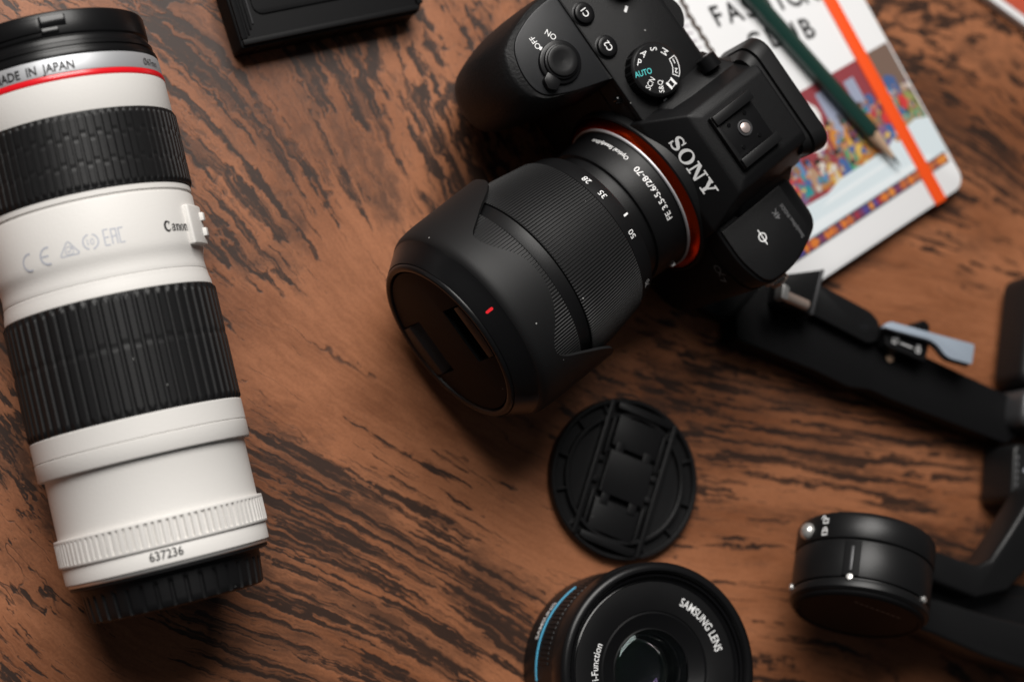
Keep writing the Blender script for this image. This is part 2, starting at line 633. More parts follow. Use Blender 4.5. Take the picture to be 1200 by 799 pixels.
def old_style_logo():
    """the five letters of the lens maker: a large C with a hooked tip and heavy a n o n, x-height 0.7"""
    out = []
    z = [0.0]

    def put(vf, x):
        z[0] += 0.0015
        out.append(place2d(vf, x, 0, 1, 0, z[0]))

    def bowl(x, wd):
        o = arc2d(0.30, 0.34, 0.30, 0.36, 0, 360, 30)[:-1]
        i_ = arc2d(0.30, 0.34, 0.115, 0.31, 0, 360, 30)[:-1]
        n = len(o)
        put(([(a, b, 0.0) for a, b in o + i_], [(k, (k + 1) % n, n + (k + 1) % n, n + k) for k in range(n)]), x)
    pts = arc2d(0.5, 0.5, 0.40, 0.49, 40, 325, 26)
    ws = [0.07 + 0.20 * sin(pi * i / 26) for i in range(27)]
    put(stroke2d(pts, ws), 0)
    put(poly2d([(0.62, 0.98), (0.86, 0.95), (0.60, 0.58), (0.66, 0.80)]), 0)
    # a
    put(poly2d([(0.36, 0.0), (0.55, 0.0), (0.55, 0.58), (0.36, 0.58)]), 0.98)
    put(stroke2d(arc2d(0.32, 0.52, 0.17, 0.15, 0, 175, 10), [0.18 - 0.008 * i for i in range(11)]), 0.98)
    put(stroke2d(arc2d(0.24, 0.20, 0.17, 0.17, 60, 330, 14), 0.11), 0.98)
    # n o n
    for x0 in (1.66, 3.02):
        put(poly2d([(0.05, 0.0), (0.25, 0.0), (0.25, 0.68), (0.05, 0.68)]), x0)
        put(poly2d([(0.44, 0.0), (0.64, 0.0), (0.64, 0.50), (0.44, 0.50)]), x0)
        put(stroke2d(arc2d(0.38, 0.48, 0.17, 0.16, 0, 160, 8), [0.19 - 0.014 * i for i in range(9)]), x0)
        for a in (0.0, 0.39):
            put(poly2d([(a, 0.0), (a + 0.30, 0.0), (a + 0.30, 0.07), (a, 0.07)]), x0)
        put(poly2d([(-0.01, 0.61), (0.22, 0.61), (0.22, 0.69), (-0.01, 0.69)]), x0)
    bowl(2.36, 0)
    v, f = join_vf(*out)
    return [(p[0] - 1.85, p[1] - 0.4, p[2]) for p in v], f


# ================================================================== table
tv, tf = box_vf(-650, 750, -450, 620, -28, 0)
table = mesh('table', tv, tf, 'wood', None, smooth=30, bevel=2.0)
table['kind'] = 'structure'


# ================================================================== white telephoto lens, lying down
def white_lens():
    ax = Vector((-0.25407, 0.96719, 0))
    X = Vector((0, 0, 1)).cross(ax)                # towards the left of the picture
    rot = Matrix((X, Vector((0, 0, 1)), ax)).transposed().to_euler()
    t = empty('telephoto_lens', (-149.81, -94.04, 38.3), 'large white telephoto lens with black ribbed rings and red ring lying on the table', 'lens', rot)

    def on(r0, s0, th):                            # lettering map, th measured from the right side of the picture
        a0 = radians(180 - th)
        return lambda x, y, l: zmap(r0 + 0.07 + l * 0.4, a0 + x / r0, s0 + y)

    def wl(name, prof, mat, segs=128, **k):
        v, f = lathe_vf(prof, segs, **k)
        return mesh(name, v, f, mat, t, smooth=35)

    wl('rear_barrel', [(30, -0.4), (36.2, -0.4), (36.6, 0.0), (36.7, 5.4), (36.4, 5.9), (36.0, 6.2), (36.0, 15.8), (35.9, 16.4), (35.9, 36.6),
                       (36.0, 36.9), (37.9, 37.1), (38.15, 37.5), (38.15, 43.1), (37.95, 43.25), (37.7, 43.4), (37.95, 43.55), (38.1, 43.7),
                       (38.1, 50.7), (37.8, 51.0), (36.4, 51.2), (36.4, 93.2)], 'white')
    wl('main_barrel', [(36.4, 93.2), (37.2, 93.3), (37.4, 93.6), (37.3, 95.5), (36.9, 97.0), (36.7, 98.8), (36.55, 98.95), (36.4, 99.1), (36.55, 99.25), (36.6, 99.5),
                       (36.5, 101.0), (36.4, 102.5), (36.5, 104.0), (36.85, 105.5), (37.25, 106.8), (37.5, 108.2), (37.55, 110), (37.6, 126.2), (37.45, 126.6), (36.9, 126.9),
                       (36.9, 127.5), (37.5, 127.8), (37.5, 129.5), (37.0, 129.9), (36.5, 130.2), (36.5, 157.0)], 'white')
    wl('front_barrel', [(36.2, 157.0), (37.2, 157.2), (37.4, 157.6), (37.2, 169.0), (36.9, 169.4)], 'white')
    wl('red_ring', [(36.4, 169.1), (37.25, 169.4), (37.4, 169.9), (37.35, 170.9), (37.15, 171.4), (36.4, 171.6)], 'red')
    wl('silver_band', [(36.0, 171.3), (36.9, 171.6), (37.0, 172.0), (36.7, 176.8), (36.5, 177.4), (34.0, 177.7)], 'silver')
    wl('filter_ring', [(34.5, 177.4), (36.5, 177.7), (36.6, 178.3), (36.2, 179.8), (35.3, 180.2), (35.2, 180.9), (35.6, 181.2), (35.5, 182.6), (34.8, 183.0), (34.5, 184.5), (30, 184.5)], 'satin')

    # rubber rings: one moulded sleeve each, ribs and breaks are part of its surface
    def ring(name, z0, z1, n, r, depth, breaks, duty, sub=10):
        nz = 44
        zs = [z0] + [z0 + (z1 - z0) * (k / nz) for k in range(nz + 1)] + [z1]

        def rf(a, z):
            ph = a * n / (2 * pi)
            i = int(math.floor(ph)) % n
            fr = ph - math.floor(ph)
            d = abs(fr - 0.5) * 2            # 0 mid-rib .. 1 groove
            e = min(1.0, max(0.0, (duty - d) / 0.16))
            h = e * e * (3 - 2 * e)
            s = (z - z0) / (z1 - z0)
            edge = min(s, 1 - s) * (z1 - z0)
            h *= min(1.0, max(0.0, (edge - 0.9) / 0.5)) if d > 0.25 * duty else min(1.0, max(0.0, (edge - 0.5) / 0.4))
            for bi, bk in enumerate(breaks):
                off = bk[i % len(bk)]
                dz = abs(s - off) * (z1 - z0)
                if off > 0 and dz < 0.6:
                    h *= max(0.62, (dz - 0.2) / 0.4)
            return (h - 1) * depth
        prof = [(r - depth - 0.6, z0)] + [(r, z) for z in zs[1:-1]] + [(r - depth - 0.6, z1)]
        v, f = lathe_vf(prof, n * sub, rfun=rf)
        return mesh(name, v, f, 'rubber', t, smooth=50)

    ring('focus_ring', 130.0, 157.2, 84, 38.4, 0.6, [[0.36, 0.30], [0.64, 0.72]], 0.80)
    ring('zoom_ring', 51.0, 93.3, 60, 38.3, 0.8, [[0.56, 0.58]], 0.72, 12)

    # white knurled mount ring
    n = 92
    zs = [6.0, 6.0, 6.3, 7.0, 7.1, 8, 12, 14.6, 14.7, 15.6, 16.0, 16.0]

    def kf(a, z):
        fr = (a * n / (2 * pi)) % 1.0
        if z <= 6.6 or z >= 15.0:
            return 0.0
        return 0.0 if fr < 0.60 else -0.85
    prof = [(36.0, 5.9), (37.3, 5.95), (37.5, 6.3), (37.5, 6.8), (37.5, 6.95), (37.5, 14.75), (37.5, 14.9), (37.5, 15.5), (37.3, 15.85), (36.0, 15.95)]
    v, f = lathe_vf(prof, n * 10, rfun=lambda a, z: kf(a, z) if 6.9 < z < 14.8 else 0.0)
    mesh('knurled_ring', v, f, 'white', t, smooth=30)

    wl('mount_plate', [(29, -1.5), (35.6, -1.5), (35.9, -1.2), (36.0, -0.5), (35.0, -0.35)], 'steel')
    # rear cap
    nr = 38

    def cf(a, z):
        if not (-14.4 < z < -5.0):
            return 0.0
        fr = abs(((a * nr / (2 * pi)) % 1.0) - 0.5) * 2
        e = min(1.0, max(0.0, (0.80 - fr) / 0.12))
        k = min(1.0, (-5.0 - z) / 1.2)
        return -0.8 * (1 - e) * 1.0 if k >= 1 else -0.8 * (1 - min(e, 1.0)) * k
    zz = [-3.6, -4.6, -5.1, -5.4, -5.8, -6.2, -7, -9, -12, -14.3]
    prof = [(30, -1.6), (35.2, -1.65), (35.5, -1.9), (35.4, -2.6), (34.8, -2.95), (32.4, -3.2)] + [(32.2 - (-3.6 - z) * 0.08, z) for z in zz] + [(31.0, -14.6), (30.4, -15.1), (28.8, -15.3), (28.2, -14.6), (0.01, -14.4)]
    v, f = lathe_vf(prof, nr * 12, rfun=cf)
    mesh('rear_cap', v, f, 'black', t, smooth=45)

    # front cap with its pinch tab
    cap = wl('front_cap', [(33.0, 183.2), (34.0, 183.6), (34.2, 184.0), (34.2, 185.2), (34.6, 185.6), (34.75, 186.1), (34.6, 193.0), (34.2, 193.9), (33.2, 194.4), (31.5, 194.5), (31.0, 194.0), (0.01, 194.0)], 'satin')
    for c0 in (180 - 128, 180 - 128 + 180):
        v, f = arc_block_vf(34.2, 35.3, 187.2, 192.2, radians(c0 - 22), radians(c0 + 22), 24)
        tb = mesh('pinch_tab', v, f, 'satin', cap, smooth=35, bevel=0.35)
    v, f = join_vf(arc_block_vf(34.0, 34.95, 188.6, 192.7, radians(74), radians(89), 10), arc_block_vf(34.0, 35.15, 186.2, 188.4, radians(74), radians(84), 10))
    mesh('tab_latch', v, f, 'gloss', cap, smooth=35, bevel=0.25)

    # distance window block on the right side
    blk = []
    for q, (a0, a1, r1) in enumerate(((180 - 44, 180 - 24, 39.6),)):
        blk.append(arc_block_vf(36.5, r1, 106.9, 121.3, radians(a0), radians(a1 + 0), 10))
    v, f = join_vf(*blk)
    sp = mesh('switch_panel', v, f, 'white', t, smooth=35, bevel=0.7, segs=3)
    for s0 in (110.0, 115.6):
        v, f = arc_block_vf(39.3, 40.9, s0, s0 + 3.0, radians(180 - 30), radians(180 - 26), 4)
        mesh('switch', v, f, 'white', sp, smooth=35, bevel=0.3)

    # lettering
    lay('lettering', text2d('MADE  IN  JAPAN', 3.1, 0.016, sx=0.86), on(37.05, 174.1, 115), 'ink_black', t)
    lay('lettering', text2d('\u00d867mm', 2.5, 0.0, sx=0.85), on(37.05, 174.1, 40), 'ink_black', t)
    lay('lettering', text2d('637236', 3.0, 0.012, sx=0.92), on(36.75, 3.3, 103), 'ink_black', t)
    v, f = old_style_logo()
    lay('logo', ([(p[0] * 3.45, p[1] * 3.45, p[2]) for p in v], f), on(37.6, 113.4, 53), 'ink_black', t)
    # grey approval marks
    g = []
    g.append(place2d(stroke2d(arc2d(0, 0, 2.9, 2.9, 75, 285, 20), 0.62), -15.2, -0.4))
    g.append(place2d(stroke2d(arc2d(0, 0, 2.9, 2.9, 75, 285, 20), 0.62), -7.6, 0.0))
    g.append(place2d(stroke2d([(-2.9, 0), (0.2, 0)], 0.6), -7.6, 0.0, lift=0.01))
    tri = [(0, 2.9), (3.6, -2.2), (-3.6, -2.2)]
    g.append(place2d(stroke2d(round_poly(tri, 1.0), 0.42, True), 0.2, 0.4))
    g.append(place2d(stroke2d(arc2d(0, -0.6, 1.45, 1.45, 0, 360, 18)[:-1], 0.3, True), 0.2, 0.4))
    g.append(place2d(stroke2d([(-0.8, -0.5), (-0.1, -1.2), (1.1, 0.6)], 0.4), 0.2, 0.4, lift=0.02))
    for d0 in (100, 280):
        g.append(place2d(stroke2d(arc2d(0, 0, 2.6, 2.6, d0, d0 + 150, 16), 0.5), 7.9, 1.2))
    g.append(place2d(text2d('10', 2.2), 7.9, 1.2))
    for k in range(3):
        x0 = 12.6 + k * 2.6
        h = 2.7
        if k == 0:
            for yy in (-h, 0, h):
                g.append(place2d(stroke2d([(0, yy), (1.7, yy)], 0.45), x0, 1.6, lift=0.01))
            g.append(place2d(stroke2d([(0, -h), (0, h)], 0.45), x0, 1.6))
        elif k == 1:
            for q in ([(0, -h), (0, h)], [(1.7, -h), (1.7, h)]):
                g.append(place2d(stroke2d(q, 0.45), x0, 1.6))
            for yy in (0, h - 0.2):
                g.append(place2d(stroke2d([(0, yy), (1.7, yy)], 0.45), x0, 1.6, lift=0.01))
        else:
            g.append(place2d(stroke2d([(0, -h), (0, h)], 0.45), x0, 1.6))
            for yy in (-h + 0.2, h - 0.2):
                g.append(place2d(stroke2d([(0, yy), (1.7, yy)], 0.45), x0, 1.6, lift=0.01))
    lay('approval_marks', join_vf(*g), on(37.55, 111.2, 117), 'ink_grey', t)


white_lens()


# ================================================================== mirrorless camera
def mirrorless():
    t = empty('mirrorless_camera', (54.89, 71.17, 8.0), 'black mirrorless camera with orange lens mount ring, its hooded lens pointing at the white lens', 'camera', (0, 0, radians(-51)))

    def P(u, v, w):
        return (u, -v, w)
    UA, ZA = -1.0, 41.0

    def lm(r, a, v):
        return (UA + r * cos(a), -v, ZA + r * sin(a))

    def pm(u, v, w):
        return (u, -v, w)

    # ---- body
    plan = round_poly([(-84, -17), (50, -17), (58, 2), (57, 20), (44, 24.6), (-84, 24.6)], [5, 6, 8, 6, 8, 5], 5)

    def body_loop(w, ins):
        cx, cy = -13, 3
        return [P(cx + (x - cx) * (1 - ins / 70), cy + (y - cy) * (1 - ins / 21), w) for x, y in plan]
    v, f = loft_vf([body_loop(0.0, 1.5), body_loop(1.5, 0.0), body_loop(69.3, 0.0), body_loop(71.0, 0.4), body_loop(72.0, 1.6)])
    body = mesh('body', v, f, 'body', t, smooth=35)
    # leatherette round the front and side of the body
    v, f = loft_vf([body_loop(8, -0.35), body_loop(60, -0.35)], False, False)
    mesh('leatherette', v, f, 'leather', body, smooth=35)
    # camera plate edge line on the right shoulder
    sh = round_poly([(28, 23.4), (43, 23.4), (56, 19), (56.6, 2.4), (49.4, -11), (28, -11)], [1, 6, 5, 6, 4, 1], 4)
    v, f = prism_vf(sh, 71.6, 72.9, pm)
    mesh('shoulder_plate', v, f, 'body', t, smooth=35, bevel=0.6)

    # ---- grip
    gp = round_poly([(-87, 8), (-87.5, 40), (-80, 60), (-66, 64.5), (-54, 60), (-48, 42), (-43, 22), (-43, 8)], [4, 12, 10, 10, 9, 10, 4, 4], 5)

    def wt(u, vv):
        return 74.0 - 0.05 * max(0.0, vv - 24) - 0.0008 * max(0.0, vv - 30) ** 2

    def gloop(w, su, sv, drop=None):
        out = []
        for x, y in gp:
            xx = -64 + (x + 64) * su
            yy = 10 + (y - 10) * sv if y > 10 else y
            out.append(P(xx, yy, w if drop is None else wt(xx, yy) - drop))
        return out
    lv = [gloop(0, .80, .66), gloop(2, .83, .70), gloop(12, .89, .84), gloop(22, .94, .94), gloop(32, .975, 1.0), gloop(44, .99, 1.02), gloop(56, .99, 1.01)]
    lv += [gloop(0, .98, .985, 10.0), gloop(0, .965, .95, 4.0), gloop(0, .955, .92, 1.0), gloop(0, .94, .90, 0.1)]
    v, f = loft_vf(lv)
    grip = mesh('grip', v, f, 'leather', t, smooth=45)
    # grey plate on top of the grip
    gpl = round_poly([(-84, 25.0), (-83.6, 38), (-78, 52), (-66, 55.6), (-55.5, 54), (-50, 42), (-45.5, 26.0)], [2, 8, 8, 8, 7, 8, 1], 5)
    v, f = prism_vf(gpl, lambda x, y: wt(x, y) - 1.5, lambda x, y: wt(x, y) + 0.75, pm)
    plate = mesh('grip_plate', v, f, 'gripplate', t, smooth=35, bevel=0.5)
    # flat top plate behind it
    tp = round_poly([(-85.5, -14), (-24, -14), (-24, 24.8), (-85.5, 24.8)], [5, 1, 1, 1], 5)
    v, f = prism_vf(tp, 70.5, 74.3, pm)
    top = mesh('top_plate', v, f, 'body', t, smooth=35, bevel=0.7)
    # front command dial, in a slot under the grip plate
    v, f = lathe_vf([(3.5, -7), (5.0, -6.6), (5.2, -6), (5.2, 6), (5.0, 6.6), (3.5, 7)], 100, rfun=lambda a, z: -0.35 if int(a * 50 / pi) % 2 else 0, close_ends=True)
    mesh('front_dial', [P(-66 + p[2], 54.6 + p[0] * 0.9, 65.0 + p[1]) for p in v], f, 'satin', t, smooth=20)

    # ---- shutter button and switch
    def disc(name, u, vv, w0, w1, r, mat, parent, ch=0.5, segs=48, tilt=None, rf=None, dome=0.0):
        prof = [(r, w0), (r, w1 - ch), (r - ch * 0.35, w1 - ch * 0.3), (r - ch, w1), (r * 0.6, w1 + dome * 0.6), (0.01, w1 + dome)]
        vv_, ff = lathe_vf(prof, segs, rfun=rf)
        pts = []
        for (x, y, z) in vv_:
            dz = tilt(u + x, vv + y) if tilt else 0.0
            pts.append(P(u + x, vv + y, z + dz))
        return mesh(name, pts, ff, mat, parent, smooth=35)
    tl = lambda x, y: wt(x, y)
    sw = disc('power_switch', -62.0, 40.0, 0, 2.2, 8.6, 'satin', t, 0.6, tilt=tl)
    disc('shutter_rim', -62.0, 40.0, 0, 3.4, 7.0, 'satin', t, 0.5, tilt=tl)
    disc('shutter_button', -62.0, 40.0, 0, 4.3, 6.2, 'metal_black', t, 0.6, tilt=tl, dome=-0.5)
    v, f = prism_vf(round_poly([(-62.0, 47.2), (-56.0, 45.0), (-54.2, 48.6), (-56.4, 51.2), (-60.2, 50.6)], 1.0, 3), lambda x, y: wt(x, y) + 0.4, lambda x, y: wt(x, y) + 3.4, pm)
    mesh('switch_lever', v, f, 'satin', sw, smooth=35, bevel=0.5)

    def user(u0, v0, wf, ang=0.0):
        """lettering read from behind the camera"""
        c, s = cos(ang), sin(ang)

        def fn(x, y, l):
            xx, yy = x * c - y * s, x * s + y * c
            u, vv = u0 - xx, v0 + yy
            w = wf(u, vv) if callable(wf) else wf
            return P(u, vv, w + 0.06 + l * 0.3)
        return fn
    lay('lettering', text2d('ON', 2.2, 0.004), user(-72.4, 36.4, lambda a, b: wt(a, b) + 0.78, radians(22)), 'ink_white', plate)
    lay('lettering', text2d('OFF', 2.2, 0.004), user(-73.4, 43.6, lambda a, b: wt(a, b) + 0.78, radians(0)), 'ink_white', plate)
    lay('index_mark', poly2d([(-.5, -.7), (.5, -.7), (.5, .7), (-.5, .7)]), user(-70.4, 43.0, lambda a, b: wt(a, b) + 0.78, radians(40)), 'ink_white', plate)

    # ---- C1 / C2 and dials
    for nm, u, vv in (('C1', -71.6, 19.6), ('C2', -56.2, 19.6)):
        disc('button_rim', u, vv, 73.8, 74.6, 4.9, 'satin', t, 0.2)
        b = disc('function_button', u, vv, 74.0, 76.2, 4.1, 'satin', t, 0.5)
        lay('lettering', text2d(nm, 2.6, 0.008, sx=0.9), user(u, vv, 76.2), 'ink_white', b)

    kn = lambda a, z: (-0.45 if int(a * 80 / (2 * pi) * 2) % 2 else 0.0) if z < 79.9 else 0.0
    mdv, mdf = lathe_vf([(10.9, 73.5), (10.9, 79.0), (10.9, 79.95), (10.5, 80.5), (9.9, 80.9), (5, 80.9), (0.01, 80.9)], 160, rfun=lambda a, z: -0.45 if (int(a * 80 / pi) % 2 and z < 79.5) else 0.0)
    md = mesh('mode_dial', [P(-38.2 + p[0], 10.2 + p[1], p[2]) for p in mdv], mdf, 'metal_black', t, smooth=25)

    # writing on the dial: reads from rim to centre; angles counted from the lens side
    def dial(u0, v0, w, ang, rad):
        d = Vector((cos(ang), sin(ang)))            # outward, in (u, v)
        xd = -d
        yd = Vector((-xd.y, xd.x)) * -1.0           # mirrored axes: (u, v) is left-handed seen from above

        def fn(x, y, l):
            q = d * rad + xd * x + yd * y
            return P(u0 + q.x, v0 + q.y, w + 0.06 + l * 0.3)
        return fn
    marks = [('AUTO', 108, 6.6, 2.3, 'ink_teal'), ('P', 140, 7.8, 2.9, 'ink_white'), ('A', 172, 7.8, 2.9, 'ink_white'), ('S', 207, 7.8, 2.9, 'ink_white'), ('M', 243, 7.8, 2.9, 'ink_white'),
             ('S&Q', 28, 7.0, 2.2, 'ink_white'), ('SCN', 66, 7.0, 2.3, 'ink_white')]
    for s, deg, rad, size, mt in marks:
        lay('lettering', text2d(s, size, 0.0, sx=0.85), dial(-38.2, 10.2, 80.9, radians(deg), rad), mt, md)
    # film frame symbol
    fr = join_vf(place2d(stroke2d([(-1.3, -1.0), (1.3, -1.0), (1.3, 1.0), (-1.3, 1.0)], 0.45, True), 0, 0), place2d(stroke2d([(-1.7, 1.5), (1.7, 1.5)], 0.6), 0, 0, lift=0.01), place2d(stroke2d([(-1.7, -1.5), (1.7, -1.5)], 0.6), 0, 0, lift=0.01))
    lay('film_symbol', fr, dial(-38.2, 10.2, 80.9, radians(350), 7.9), 'ink_white', md)
    # 1 and 2 within one curved frame
    d0 = radians(295)
    fr = []
    pts = [(9.6 * cos(a), 9.6 * sin(a)) for a in [d0 + radians(q) for q in range(-26, 27, 4)]] + [(6.7 * cos(a), 6.7 * sin(a)) for a in [d0 + radians(q) for q in range(26, -27, -4)]]
    fr = stroke2d(pts, 0.32, True)
    lay('dial_frame', fr, lambda x, y, l: P(-38.2 + x, 10.2 + y, 80.96), 'ink_white', md)
    for s, dq in (('1', 14), ('2', -13)):
        dm = dial(-38.2, 10.2, 80.9, d0 - radians(dq), 8.15)
        lay('lettering', text2d(s, 2.0, 0.012), (lambda dm: (lambda x, y, l: dm(x, y, l)))(dm), 'ink_white', md)

    # exposure dial and rear dial at the back edge
    v, f = lathe_vf([(7.4, 73.5), (7.4, 79.0), (7.0, 79.7), (6.4, 80.0), (0.01, 80.0)], 120, rfun=lambda a, z: -0.35 if (int(a * 60 / pi) % 2 and z < 79.2) else 0.0)
    ed = mesh('exposure_dial', [P(-74.5 + p[0], -2.0 + p[1], p[2]) for p in v], f, 'metal_black', t, smooth=25)
    for k in range(7):
        a = radians(20 + 24 * k)
        lay('lettering', text2d('321012+'[k], 1.5, 0.02), (lambda a: (lambda x, y, l: P(-74.5 + 5.0 * cos(a) - x, -2.0 + 5.0 * sin(a) + y, 80.06)))(a), 'ink_white', ed)
    v, f = lathe_vf([(9.2, 70.0), (9.2, 73.2), (8.8, 73.9), (0.01, 74.0)], 144, rfun=lambda a, z: -0.5 if (int(a * 72 / pi) % 4 >= 2 and z < 73.6) else 0.0)
    mesh('rear_dial', [P(-52 + p[0], -10.0 + p[1], p[2]) for p in v], f, 'body', t, smooth=25)
    lay('index_mark', poly2d([(-.6, -1.3), (.6, -1.3), (.6, 1.3), (-.6, 1.3)]), user(-63.5, 2.5, 74.3, radians(35)), 'ink_white', top)
    lay('index_mark', poly2d([(-.9, -.4), (.9, -.4), (.9, .4), (-.9, .4)]), user(-26.4, 12.5, 76.4, radians(90)), 'ink_white', top)
    # receiver window on the front of the grip side
    disc('sensor_window', -36.9, 24.4, 66.5, 69.5, 1.7, 'gloss', t, 0.8, dome=0.3)

    # ---- viewfinder hump
    def q(u0, u1, v0, v1, w):
        return [P(u0, v0, w), P(u1, v0, w), P(u1, v1, w), P(u0, v1, w)]
    v, f = loft_vf([q(-27, 27, 27.5, -24, 66), q(-25.5, 26, 26.8, -24, 74.0), q(-17.6, 18.6, 16.2, -23, 89.0), q(-14.0, 15.0, 12.0, -22, 90.6)])
    hump = mesh('viewfinder_hump', v, f, 'body', t, smooth=35, bevel=1.0, segs=3, bang=12)
    # wings that carry the hump down to the shoulders
    v, f = loft_vf([[P(24, 20, 66), P(33, 14, 66), P(33, -18, 66), P(24, -22, 66)], [P(20, 17, 80), P(25.5, 11, 76), P(25.5, -18, 76), P(20, -22, 80)]])
    mesh('hump_flank', v, f, 'body', t, smooth=35, bevel=0.8)
    v, f = loft_vf([[P(-24, 20, 70), P(-24, -22, 70), P(-33, -18, 70), P(-33, 14, 70)], [P(-19, 15, 83), P(-19, -22, 83), P(-26.5, -18, 78), P(-26.5, 9, 76.4)]])
    mesh('hump_flank', v, f, 'body', t, smooth=35, bevel=0.8)
    v, f = lathe_vf([(3.2, 0), (4.2, 0.3), (4.2, 5.6), (3.6, 6.0), (0.01, 6.0)], 48, rfun=lambda a, z: -0.3 if int(a * 24 / pi) % 2 and 0.4 < z < 5.5 else 0)
    mesh('diopter_wheel', [P(-25 - p[2], -11 + p[0], 80 + p[1]) for p in v], f, 'satin', t, smooth=25)
    # eyecup
    def er(v_, hu, w0, w1, r):
        return [P(x, v_, y) for x, y in round_rect(-hu, hu, w0, w1, r, 6)]
    v, f = loft_vf([er(-20, 22.5, 60, 88.8, 6), er(-23.0, 24.2, 58, 89.4, 7), er(-23.6, 24.6, 58, 89.6, 7), er(-23.8, 23.6, 59, 88.6, 7), er(-24.6, 23.6, 59, 88.6, 7), er(-24.8, 25.2, 57.5, 90.0, 8),
                    er(-30.0, 26.2, 56.5, 90.4, 8), er(-31.6, 25.8, 57, 90.0, 8), er(-32.2, 24.6, 58, 88.8, 7), er(-31.4, 21, 62, 85, 6), er(-26, 18, 65, 82, 5)])
    mesh('eyecup', v, f, 'rubber', t, smooth=40)

    # ---- hot shoe
    v, f = box_vf(-11.6, 11.6, -9.6, 10.8, 90.0, 91.4)
    hs = mesh('hot_shoe', [(p[0], -p[1], p[2]) for p in v], f, 'satin', t, smooth=35, bevel=0.3)
    rails = []
    for s in (-1, 1):
        rails.append(box_vf(min(s * 9.6, s * 11.8), max(s * 9.6, s * 11.8), -9.8, 10.9, 91.2, 93.9))
        rails.append(box_vf(min(s * 7.8, s * 11.7), max(s * 7.8, s * 11.7), -9.7, 10.8, 93.2, 94.4))
    rails.append(box_vf(-11.9, 11.9, 9.2, 11.1, 91.1, 93.0))
    for r_ in rails:
        mesh('shoe_rail', [(p[0], -p[1], p[2]) for p in r_[0]], r_[1], 'metal_black', hs, smooth=35, bevel=0.25)
    v, f = lathe_vf([(3.2, 91.2), (3.2, 91.9), (2.9, 92.0), (2.4, 91.9), (2.3, 91.6)], 36)
    mesh('contact_ring', [P(p[0] - 0.5, p[1] - 0.3, p[2]) for p in v], f, 'greymetal', hs)
    v, f = lathe_vf([(2.1, 91.3), (2.1, 92.1), (1.8, 92.3), (0.01, 92.35)], 36)
    mesh('contact_pin', [P(p[0] - 0.5, p[1] - 0.3, p[2]) for p in v], f, 'pin', hs)
    for uu, vv in ((-5.2, -4), (5.2, -4), (-5.2, 5), (5.0, 5)):
        v, f = lathe_vf([(0.8, 91.3), (0.8, 91.75), (0.01, 91.8)], 16)
        mesh('screw', [P(p[0] + uu, p[1] + vv, p[2]) for p in v], f, 'gloss', hs)

    # ---- maker's name on the sloping face of the hump
    a = Vector((26.8, 74.0))
    b = Vector((16.2, 89.0))
    d = (b - a).normalized()
    nrm = Vector((d.y, -d.x))
    mid = a.lerp(b, 0.47)

    def sony(x, y, l):
        k = mid + d * y + nrm * (0.16 + l)
        return P(x - 0.4, k.x, k.y)
    sg = slab_glyphs('SONY')
    lay('lettering', ([(p[0] * 6.1, p[1] * 6.2, p[2] * 6) for p in sg[0]], sg[1]), sony, 'ink_white', hump)

    # ---- right shoulder writing
    us = lambda u, v_: user(u, v_, 72.9)
    ph = join_vf(stroke2d(arc2d(0, 0, 1.7, 1.7, 0, 360, 24)[:-1], 0.45, True), place2d(stroke2d([(-3.4, 0), (3.4, 0)], 0.45), 0, 0, lift=0.02))
    lay('film_plane_mark', ph, user(40.0, 9.5, 72.9), 'ink_white', body)
    lay('lettering', text2d('4K', 2.6, 0.01), user(36.5, -1.6, 72.9), 'ink_dim', body)
    lay('lettering', text2d('SteadyShot INSIDE', 1.7, 0.0, sx=0.85), user(42.5, -6.0, 72.9), 'ink_dim', body)
    # series mark on the front
    fv = 25.2
    al = join_vf(stroke2d([(2.6, 2.2), (1.2, -0.2), (0.2, -1.6), (-1.4, -1.9), (-2.5, -0.6), (-2.3, 1.0), (-1.2, 1.9), (0.2, 1.3), (1.2, -0.6), (2.4, -2.0)], 0.5))
    lay('series_mark', al, lambda x, y, l: P(42 + x, fv, 57 + y), 'ink_dim', body)
    lay('lettering', text2d('7', 3.4, 0.01), lambda x, y, l: P(46.5 + x, fv, 55.5 + y), 'ink_dim', body)

    # ---- strap lug
    v, f = lathe_vf([(1.5, 0), (2.6, 0.2), (2.6, 3.2), (2.2, 3.6), (0.01, 3.6)], 32)
    lug = mesh('strap_lug', [(56.5 + p[2], -(8 + p[0]), 56 + p[1]) for p in v], f, 'lugsteel', t)
    ringpts = []
    V, F = [], []
    for i in range(28):
        a = 2 * pi * i / 28
        for j in range(8):
            c = 2 * pi * j / 8
            rr = 5.0 + 0.75 * cos(c)
            V.append((61.2 + 0.75 * sin(c) + 0.9 * cos(a), -(4 + rr * cos(a) * 0.6), 55.5 + rr * sin(a)))
    for i in range(28):
        for j in range(8):
            F.append((i * 8 + j, i * 8 + (j + 1) % 8, ((i + 1) % 28) * 8 + (j + 1) % 8, ((i + 1) % 28) * 8 + j))
    mesh('strap_ring', V, F, 'lugsteel', lug)

    # ---- lens mount
    def ll(name, prof, mat, parent, segs=128, rf=None, smooth=35):
        v, f = lathe_vf(prof, segs, fmap=lm, rfun=rf)
        return mesh(name, v, f, mat, parent, smooth=smooth)
    ll('mount_collar', [(37.4, 23.0), (37.3, 26.4), (36.9, 27.8), (36.2, 28.3)], 'black', t)
    ll('mount_ring', [(35.9, 27.6), (35.2, 28.6), (33.9, 29.9), (32.8, 30.6), (32.2, 30.5)], 'orange', t)
